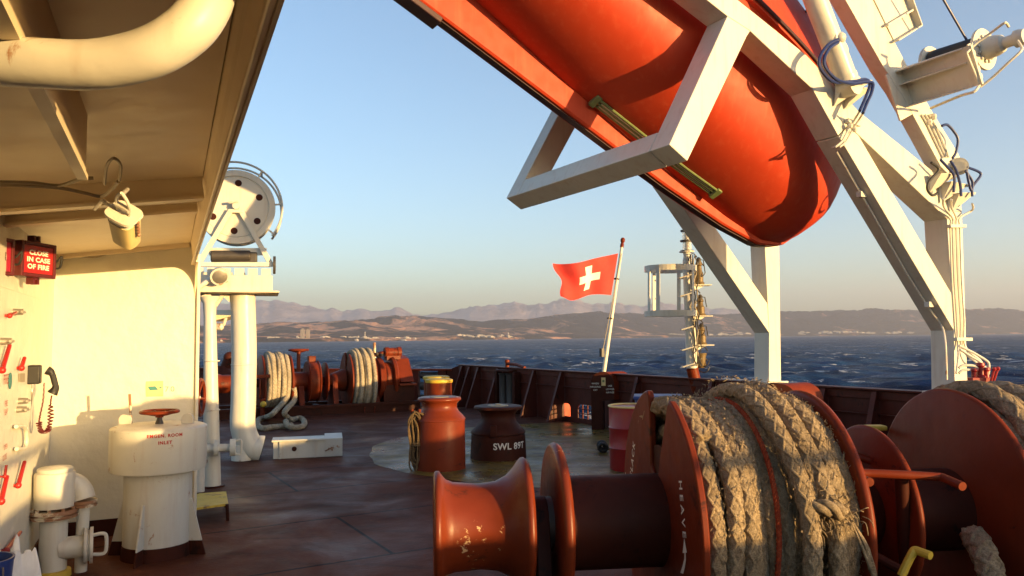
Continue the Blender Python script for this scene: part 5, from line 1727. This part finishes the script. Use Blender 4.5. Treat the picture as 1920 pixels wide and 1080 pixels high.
part('flange', FA.disc(MB(), td, .385, .05), M['red_chip'], fw, 50)
ts = FA.px(1238)
part('drum', MB().cyl(FA.at(td), FA.at(ts), .222, n=56), M['red_dark'], fw)
sd = part('split_flange', split_disc(FA, ts, .64, .034, (-.09, .19, .03, .20)), M['red'], fw, 30, bev=.008)
te = FA.px(1508)
part('drum', MB().cyl(FA.at(ts), FA.at(te), .36, n=56), M['red_dark'], fw)
part('flange', FA.disc(MB(), te, .618, .045), M['red'], fw, 50)
tb = FA.px(1630)
part('shaft', MB().cyl(FA.at(te), FA.at(tb + .4), .17, n=32), M['red_dark'], fw)
part('brake_flange', FA.disc(MB(), tb, .435, .035), M['red'], fw, 50)
tf = FA.px(1786)
part('drum', MB().cyl(FA.at(tb), FA.at(tf), .205, n=48), M['red_dark'], fw)
part('flange', FA.disc(MB(), tf, .615, .040), M['red'], fw, 50)
tg = tf + .80
part('drum', MB().cyl(FA.at(tf), FA.at(tg), .34, n=48), M['red_dark'], fw)
part('flange', FA.disc(MB(), tg, .64, .045), M['red'], fw, 50)
bearing(FA, te + .13, M['red_dark'], fw, .10, .2)
bearing(FA, tg + .12, M['red_dark'], fw, .10, .2)
mb = MB()
for lat in (-.42, .42): mb.beam(FA.at(t1 - .05, lat, -ZA + .08), FA.at(tg + .4, lat, -ZA + .08), .14, .16, FA.near)
for t_ in np.linspace(t1 + .05, tg + .3, 6): mb.beam(FA.at(t_, -.42, -ZA + .07), FA.at(t_, .42, -ZA + .07), .12, .13, FA.e)
part('bed_frame', mb, M['red_dark'], fw, flat=True, bev=.006)
# lettering on the plates
pl_ = ts - .0195
def plate_text(txt, lat, z_, size, rot, sp=1.2):
    c_, s_ = math.cos(rot), math.sin(rot)
    right = -FA.near * -1
    # the left face is read from the left: its right hand is towards the viewpoint
    R_ = FA.near * c_ + Z * s_
    U_ = -FA.near * s_ + Z * c_
    return text_on(MB(), txt, size, FA.at(pl_, lat, z_), R_, U_, sp, .001)
def lat_for(px, py):
    p = onp(px, py, FA.at(pl_), FA.e)
    return (p - FA.o).dot(FA.near), p.z - FA.o.z
l_, z_ = lat_for(1186, 862)
part('lettering', plate_text('SLACK', l_, z_, .060, rad(68), 1.3), M['lettering'], sd, flat=True, normals=False)
l_, z_ = lat_for(1279, 954)
part('lettering', plate_text('HEAVE', l_, z_, .062, rad(-80), 1.5), M['lettering'], sd, flat=True, normals=False)
mb = MB()
ar = [lat_for(x, y) for x, y in ((1282, 1020), (1285.5, 1035), (1286, 1050), (1284, 1064), (1281, 1076))]
al = [lat_for(x, y) for x, y in ((1283.5, 1034), (1283, 1048), (1280, 1060), (1275.5, 1074))]
mb.add([FA.at(pl_, l, z) for l, z in ar + al[::-1]], [tuple(range(9))])
mb.add([FA.at(pl_ - .0004, *lat_for(x, y)) for x, y in ((1283, 1009), (1288, 1036), (1280, 1037))], [(0, 1, 2)])
part('arrow', mb, M['lettering'], sd, flat=True, normals=False)
l_, z_ = lat_for(1171, 893)
part('arrow', MB().prism([FA.at(pl_, l_ + .03, z_ + .03), FA.at(pl_, l_ + .02, z_ - .05), FA.at(pl_, l_ - .03, z_ - .03)], -FA.e * .0006), M['lettering'], sd, flat=True)
# brake levers and crank
def fy(px, py, Y): return at(px, py, Y)
part('brake_lever', MB().tube([fy(1556, 838, 4.02), fy(1702, 888, 3.9)], .021, 12), M['red'], fw)
P = smooth_path([fy(1631, 904, 3.42), fy(1611, 895, 3.52), fy(1604, 889, 3.56), fy(1620, 887, 3.58), fy(1690, 890, 3.56), fy(1755, 894, 3.55), fy(1768, 896, 3.54), fy(1805, 912, 3.42)], 4)
part('brake_lever', MB().tube(P, .0195, 12), M['red'], fw)
part('lever_post', MB().cyl(fy(1690, 892, 3.62), fy(1700, 1090, 3.72), .03, n=12), M['red_dark'], fw)
P = smooth_path([fy(1690, 1080, 3.4), fy(1700, 1058, 3.4), fy(1711, 1037, 3.4), fy(1716, 1032, 3.4), fy(1726, 1035, 3.38), fy(1745, 1042, 3.34)], 4)
part('crank', MB().tube(P, .018, 10), M['yellow'], fw)
part('rod', MB().cyl(fy(1570, 1005, 3.75), fy(1702, 1076, 3.55), .022, n=10).cyl(fy(1600, 915, 4.0), fy(1625, 1060, 3.9), .02, n=8), M['red_dark'], fw)
p = FA.at(tf - .03, -.42, .12)
part('plug', MB().lathe(p, FA.e, [(-.02, 0), (-.02, .025), (.02, .025)], 12), M['dark'], fw)
part('catch', MB().box(fy(1640, 802, 4.6), (.12, .08, .03)), M['yellow'], fw, bev=.01)

# ropes on the foreground drums
tw = te - ts
mr = thing('mooring_rope', 'thick fuzzy tan mooring rope wound unevenly on the foreground drum', 'rope', FA.at((ts + te) / 2), 'mooring ropes on the winch drums')
f = lambda x: ts + .03 + (tw - .06) * x
spec = [(f(.05 + .118 * k), .43, .008, .5 * k, .004) for k in range(9)]
spec += [(f(.06), .535, .012, .2, .010), (f(.165), .555, .022, 2.0, .012), (f(.27), .55, .02, 1.0, .012), (f(.365), .535, .024, 3.1, .012),
         (f(.505), .545, .02, 1.2, .014), (f(.445), .535, .015, 2.2, .012), (f(.535), .640, .045, 1.9, .014), (f(.60), .540, .02, 2.6, .010), (f(.645), .598, .035, .6, .012), (f(.745), .622, .045, 2.3, .014), (f(.835), .572, .022, 1.6, .010), (f(.90), .548, .016, .9, .008), (f(.965), .525, .008, .3, .008)]
strand = wraps(FA, spec, .0400, .36, mr, True, 3, 6)
part('strands', strand, M['rope'], mr, 180, normals=False)
# a slack bight hanging over the slot, and its dark inner turn
mb = MB()
sl = [FA.at(f(.03), -.5, .12), FA.at(f(.01), -.40, .36), FA.at(f(.0), -.22, .49), FA.at(f(.02), -.02, .555), FA.at(f(.06), .2, .52), FA.at(f(.10), .40, .40)]
rope(mb, smooth_path(sl, 14), .052, .52, 3, True, 6)
part('bight', mb, M['rope'], mr, 180, normals=False)
# loose fibres standing off the rope and the frayed end
rf_ = random.Random(9)
mb = MB()
for k in range(4200):
    t, R, tilt, ph, wob = spec[rf_.randrange(9, len(spec))]
    a = rf_.uniform(-.5, PI * .85)
    da = rf_.uniform(-.9, .9)
    o_ = FA.at(t + tilt * math.sin(a + ph) + .058 * math.sin(da) * .9, (R + .05 * math.cos(da)) * math.cos(a), (R + .05 * math.cos(da)) * math.sin(a))
    out = (FA.near * math.cos(a) + Z * math.sin(a)) * math.cos(da) + FA.e * math.sin(da)
    tan = (-FA.near * math.sin(a) + Z * math.cos(a))
    d_ = (out * rf_.uniform(.25, .8) + tan * rf_.uniform(-1, 1) + FA.e * rf_.uniform(-.6, .6)).normalized()
    Lf = rf_.uniform(.010, .034)
    w_ = d_.cross(out).normalized() * .0010
    mb.add([o_ - w_, o_ + w_, o_ + d_ * Lf * .6 + w_ * .7 + out * .002, o_ + d_ * Lf - out * .006], [(0, 1, 2, 3)])
fb2 = part('fibres', mb, M['rope'], mr, 180, normals=False)
fb2['kind'] = 'stuff'
mb = MB()
tq = FA.px(1446)
a0 = .22
for k in range(110):
    a = a0 + rf_.gauss(0, .06)
    t = tq + rf_.gauss(-.01, .05)
    o_ = FA.at(t, .63 * math.cos(a), .63 * math.sin(a))
    out = FA.near * math.cos(a) + Z * math.sin(a)
    d1 = (FA.e * rf_.uniform(-.4, 1.3) + Z * rf_.uniform(-1.0, .6) + out * rf_.uniform(.1, .8)).normalized()
    L1 = rf_.uniform(.025, .06)
    mb.tube(smooth_path([o_, o_ + d1 * L1 * .5 + out * .03, o_ + d1 * L1 + out * .02 - Z * rf_.uniform(0, .05)], 3), [.0021] * 6 + [.0008], 4)
for k in range(12):
    o_ = FA.at(tq + .06, .64 * math.cos(.2), .64 * math.sin(.2))
    e2 = FA.at(tq + .12 + .004 * k, .66 * math.cos(-.05 - .01 * k), .66 * math.sin(-.05 - .012 * k) - .05)
    mb.tube(smooth_path([o_, (o_ + e2) / 2 + FA.near * .03 + FA.e * rf_.uniform(-.01, .02), e2], 4), .005, 5)
bt_ = FA.at(tq - .10, .64, .16)
rope(mb, smooth_path([FA.at(tq - .13, .62, .17), FA.at(tq - .06, .665, .18), FA.at(tq + .02, .66, .15)], 6), .035, .16, 3, False, 6)
part('frayed_end', mb, M['rope'], mr, 180, normals=False)
tr = thing('twine', 'thin orange twisted line lying between the turns of the thick rope', 'rope', FA.at(f(.45)))
mb = MB()
P = []
for k in range(90):
    a = -1.3 + 3.6 * k / 89
    R = .588 + .008 * math.sin(3 * a)
    P.append(FA.at(f(.43) + .018 * math.sin(a * 1.3 + .5), R * math.cos(a), R * math.sin(a)))
rope(mb, P, .0125, .055, 3, False, 6)
part('strands', mb, M['rope_red'], tr, 180, normals=False)
m2 = thing('mooring_rope', 'grey tan mooring rope on the second drum at the right edge', 'rope', FA.at((tf + tg) / 2), 'mooring ropes on the winch drums')
sp2 = [(tf + .07 + .1 * k, .52 + .02 * math.sin(k * 2), .014, k * 1.0, .008) for k in range(8)] + [(tf + .10 + .13 * k, .585 + .015 * math.sin(k * 3 + 1), .03, k * 1.7, .014) for k in range(6)]
part('strands', wraps(FA, sp2, .052, .52, m2, True, 8, 5), M['rope'], m2, 180, normals=False)
mb = MB()
rope(mb, smooth_path([fy(1822, 1004, 3.70), fy(1838, 1024, 3.62), fy(1850, 1052, 3.55), fy(1862, 1085, 3.5), fy(1875, 1130, 3.45)], 8), .06, .3, 3, True, 6)
part('tail', mb, M['rope'], m2, 180, normals=False)
# bearing side rope tails under the first drum
# ---------------- far winch
ZF = .74
FB0 = axpt(592, 714.5, ZF)
phi = rad(26)
FB = Axis(FB0, FB0 + V3((math.cos(phi), math.sin(phi), 0)))
w2 = thing('mooring_winch', 'far red mooring winch on its long bed frame by the corner bulwark', 'winch', V3((FB0.x, FB0.y, 0)))
X = FB.px
part('warping_head', MB().lathe(FB.at(X(398)), FB.e, [(0, .10), (0, .30), (.02, .33), (.05, .32), (.09, .24), (.2, .2), (.45, .2), (.62, .26), (.66, .32), (.70, .33), (.71, .1)], 44), M['red'], w2, 50)
part('shaft', MB().cyl(FB.at(X(400)), FB.at(X(720)), .10, n=20), M['red_dark'], w2)
ta, tb2 = X(489), X(541)
part('flange', FB.disc(MB(), ta, .64, .05), M['red'], w2, 50)
part('flange', FB.disc(MB(), tb2, .64, .05), M['red'], w2, 50)
part('drum', MB().cyl(FB.at(ta), FB.at(tb2), .33, n=40), M['red_dark'], w2)
td2 = X(574)
part('drum', MB().cyl(FB.at(tb2), FB.at(td2), .22, n=36), M['red'], w2)
part('brake_drum', MB().lathe(FB.at(td2), FB.e, [(0, .2), (0, .46), (.02, .48), (.05, .45), (.22, .45), (.25, .48), (.27, .46), (.27, .2)], 56), M['red'], w2, 40)
part('brake_band_box', MB().box(FB.at(td2 + .14, -.1, .50), (.16, .2, .16), (FB.e, FB.near, Z)), M['red'], w2, bev=.01)
te2 = X(609)
part('flange', FB.disc(MB(), te2, .44, .045), M['red'], w2, 50)
part('drum', MB().lathe(FB.at(te2), FB.e, [(0, .13), (.12, .15), (.4, .26), (X(646) - te2, .26)], 36), M['red'], w2)
tf2, tg2 = X(650), X(693)
part('split_flange', split_disc(FB, tf2, .66, .035, (-.06, .20, .05, .22)), M['red'], w2, 30, bev=.006)
part('flange', FB.disc(MB(), tg2, .66, .05), M['red'], w2, 50)
part('drum', MB().cyl(FB.at(tf2), FB.at(tg2), .34, n=40), M['red_dark'], w2)
for x in (562, 625, 701): bearing(FB, X(x), M['red'], w2, .12, .17)
th2 = X(704)
gb_ = part('gearbox', MB().lathe(FB.at(th2), FB.e, [(0, .30), (0, .50), (.10, .52), (.14, .48), (.16, .40), (.32, .40), (.34, .52), (.40, .54), (.44, .50), (.46, .2)], 48), M['red'], w2, 40)
mb = MB().prism([FB.at(th2 + .46, .30, -.10), FB.at(th2 + .46, .52, -.06), FB.at(th2 + .46, .10, .48), FB.at(th2 + .46, -.2, .55), FB.at(th2 + .46, -.45, .3), FB.at(th2 + .46, -.45, -.10)], FB.e * .34)
part('gear_cover', mb, M['red'], w2, bev=.012)
part('flange_lip', MB().box(FB.at(th2 + .63, .0, -.12), (.42, 1.16, .05), (FB.e, FB.near, Z)), M['red'], w2, bev=.006)
part('pedestal', MB().box(FB.at(th2 + .45, 0, -ZF / 2 - .06), (.75, .9, ZF - .14), (FB.e, FB.near, Z)), M['red_dark'], w2, bev=.01)
mo = FB.at(th2 + .22, .0, .63)
part('motor', MB().lathe(mo, FB.e, [(0, 0), (0, .12), (.02, .13), (.10, .13), (.11, .115), (.30, .115), (.31, .135), (.40, .135), (.41, .1), (.41, 0)], 28).box(mo + FB.e * .2 - Z * .13, (.34, .22, .10), (FB.e, FB.near, Z)).cyl(mo - FB.e * .25 - Z * .05, mo, .045, n=12), M['red'], w2)
mb = MB()
for k in range(6): mb.ball(mo - FB.e * (.05 + .05 * k) - Z * (.03 + .03 * (k % 3)) + FB.near * .05 * (k % 2), .045, 8)
part('valve_gear', mb, M['dark'], w2)
mb = MB()
for lat in (-.5, .5): mb.beam(FB.at(X(404), lat, -ZF + .20), FB.at(th2 + .95, lat, -ZF + .20), .16, .06, FB.near)
for lat in (-.5, .5): mb.beam(FB.at(X(404), lat, -ZF + .09), FB.at(th2 + .95, lat, -ZF + .09), .02, .17, FB.near)
for t_ in np.linspace(X(408), th2 + .8, 7): mb.beam(FB.at(t_, -.5, -ZF + .1), FB.at(t_, .5, -ZF + .1), .12, .18, FB.e)
part('bed_frame', mb, M['red_dark'], w2, flat=True)
mb = MB()
for px in (672, 690): mb.ring(FB.at(X(px), .62, -ZF + .07), FB.e, .07, .012, 16, 6, 0, PI, -Z)
part('pad_eye', mb, M['red'], w2)
# brake stand in front of the left drum
mb = MB().box(FB.at(X(484), .70, .18), (.30, .14, .07), (FB.e, FB.near, Z))
for d_ in (-.06, .06): mb.cyl(FB.at(X(484) + d_, .70, .15), FB.at(X(484) + d_, .72, -.30), .022, n=8)
mb.cyl(FB.at(X(484), .70, -.3), FB.at(X(484), .70, -ZF), .05, n=10)
part('brake_stand', mb, M['red'], w2, bev=.01)
part('brake_knob', MB().ball(FB.at(X(485), .74, -.42), .07, 14), M['yellow'], w2)
rwr = tb2 - ta
r1 = thing('mooring_rope', 'pale plaited rope on the far winch with two loops trailing on deck', 'rope', FB.at((ta + tb2) / 2), 'mooring ropes on the winch drums')
sp3 = [(ta + .08 + (rwr - .16) * k / 6, .55, .01, k, .006) for k in range(7)] + [(ta + .10 + (rwr - .2) * k / 6, .63 + .02 * math.sin(2 * k), .02, k * 2, .010) for k in range(7)]
part('strands', wraps(FB, sp3, .052, .28, r1, True, 5, 5), M['rope_pale'], r1, 180, normals=False)
def dk(px, py, z=.05): return gz(px, py, z)
fa_ = FB.at(ta + .5, .62, -.12)
mb = MB()
rope(mb, smooth_path([FB.at(ta + .45, .60, -.05), FB.at(ta + .47, .60, -.30), dk(512, 775, .22), dk(497, 783), dk(485, 787), dk(483, 796), dk(492, 803), dk(510, 801), dk(535, 799), dk(548, 797)], 8), .055, .28, 3, True, 5)
rope(mb, smooth_path([FB.at(ta + .62, .60, -.10), FB.at(ta + .63, .62, -.36), dk(534, 772, .24), dk(540, 783, .08), dk(548, 787, .05), dk(562, 784), dk(570, 789), dk(569, 798), dk(555, 802), dk(540, 798, .09), dk(536, 790, .12)], 8), .055, .28, 3, True, 5)
part('loops', mb, M['rope_pale'], r1, 180, normals=False)
r2 = thing('mooring_rope', 'pale bulging rope heaped on the right drum of the far winch', 'rope', FB.at((tf2 + tg2) / 2), 'mooring ropes on the winch drums')
rw2 = tg2 - tf2
sp4 = [(tf2 + .09 + (rw2 - .18) * k / 6, .56, .01, k, .006) for k in range(7)] + [(tf2 + .10 + (rw2 - .2) * k / 5, .64 + .02 * math.sin(2 * k + 1), .02, k * 2, .010) for k in range(6)] + [(tf2 + .18 + .15 * k, .70, .02, k, .012) for k in range(3)]
part('strands', wraps(FB, sp4, .054, .28, r2, True, 6, 5), M['rope_pale'], r2, 180, normals=False)
# handwheel stand behind the far winch
hw = gz(560, 770)
hwp = at(560, 656, 20.2)
hs2 = thing('handwheel_stand', 'tall rusty red handwheel on a thin stem behind the far winch', 'handwheel', V3((hwp.x, hwp.y, 0)))
part('wheel', handwheel(MB(), hwp, Z, 17 * 20.2 / FPX, .03, 5, .06), M['red'], hs2)
part('stem', MB().lathe(V3((hwp.x, hwp.y, 0)), Z, [(0, .16), (.02, .16), (.03, .055), (hwp.z - .06, .05)], 14), M['red'], hs2)
rp_ = at(702, 642, 21.3)
ro = thing('thin_post', 'thin pale post standing behind the gearbox of the far winch', 'post', V3((rp_.x, rp_.y, 0)))
part('rod', MB().cyl(V3((rp_.x, rp_.y, 0)), rp_, .04, n=10), M['rusty'], ro)
part('base', MB().lathe(V3((rp_.x, rp_.y, 0)), Z, [(0, .12), (.03, .12), (.03, .05)], 14), M['red_dark'], ro)
# covered gear left of the duct
gh = at(418, 700, 21.5)
cg = thing('capstan', 'dark red rounded gear housing seen between the column and the thick duct', 'capstan', V3((gh.x, gh.y, 0)))
part('housing', MB().lathe(V3((gh.x, gh.y, 0)), Z, [(0, .45), (.5, .42), (.75, .36), (.9, .2), (1.0, .16)], 32), M['red_dark'], cg)
part('arm', MB().cyl(V3((gh.x, gh.y, .8)), at(430, 671, 21.5), .14, n=14), M['red_dark'], cg)
part('top', MB().ball(at(430, 670, 21.5), .16, 14), M['red_dark'], cg)

# ================================================================== AIR
hz = MB().box((0, 12000, 650), (56000, 25000, 1326))
hm = bpy.data.materials.new('haze_air')
hm.use_nodes = True
nt = hm.node_tree
for n in list(nt.nodes):
    if n.type != 'OUTPUT_MATERIAL': nt.nodes.remove(n)
pv = nt.nodes.new('ShaderNodeVolumePrincipled')
pv.inputs['Color'].default_value = (.92, .91, 1.0, 1)
pv.inputs['Density'].default_value = 5.8e-5
pv.inputs['Anisotropy'].default_value = 0.2
nt.links.new(pv.outputs[0], nt.nodes['Material Output'].inputs['Volume'])
ho = part('haze', hz, hm, None, flat=True)
tag(ho, 'thin pale air haze over the sea and the far hills', None, None, 'stuff')
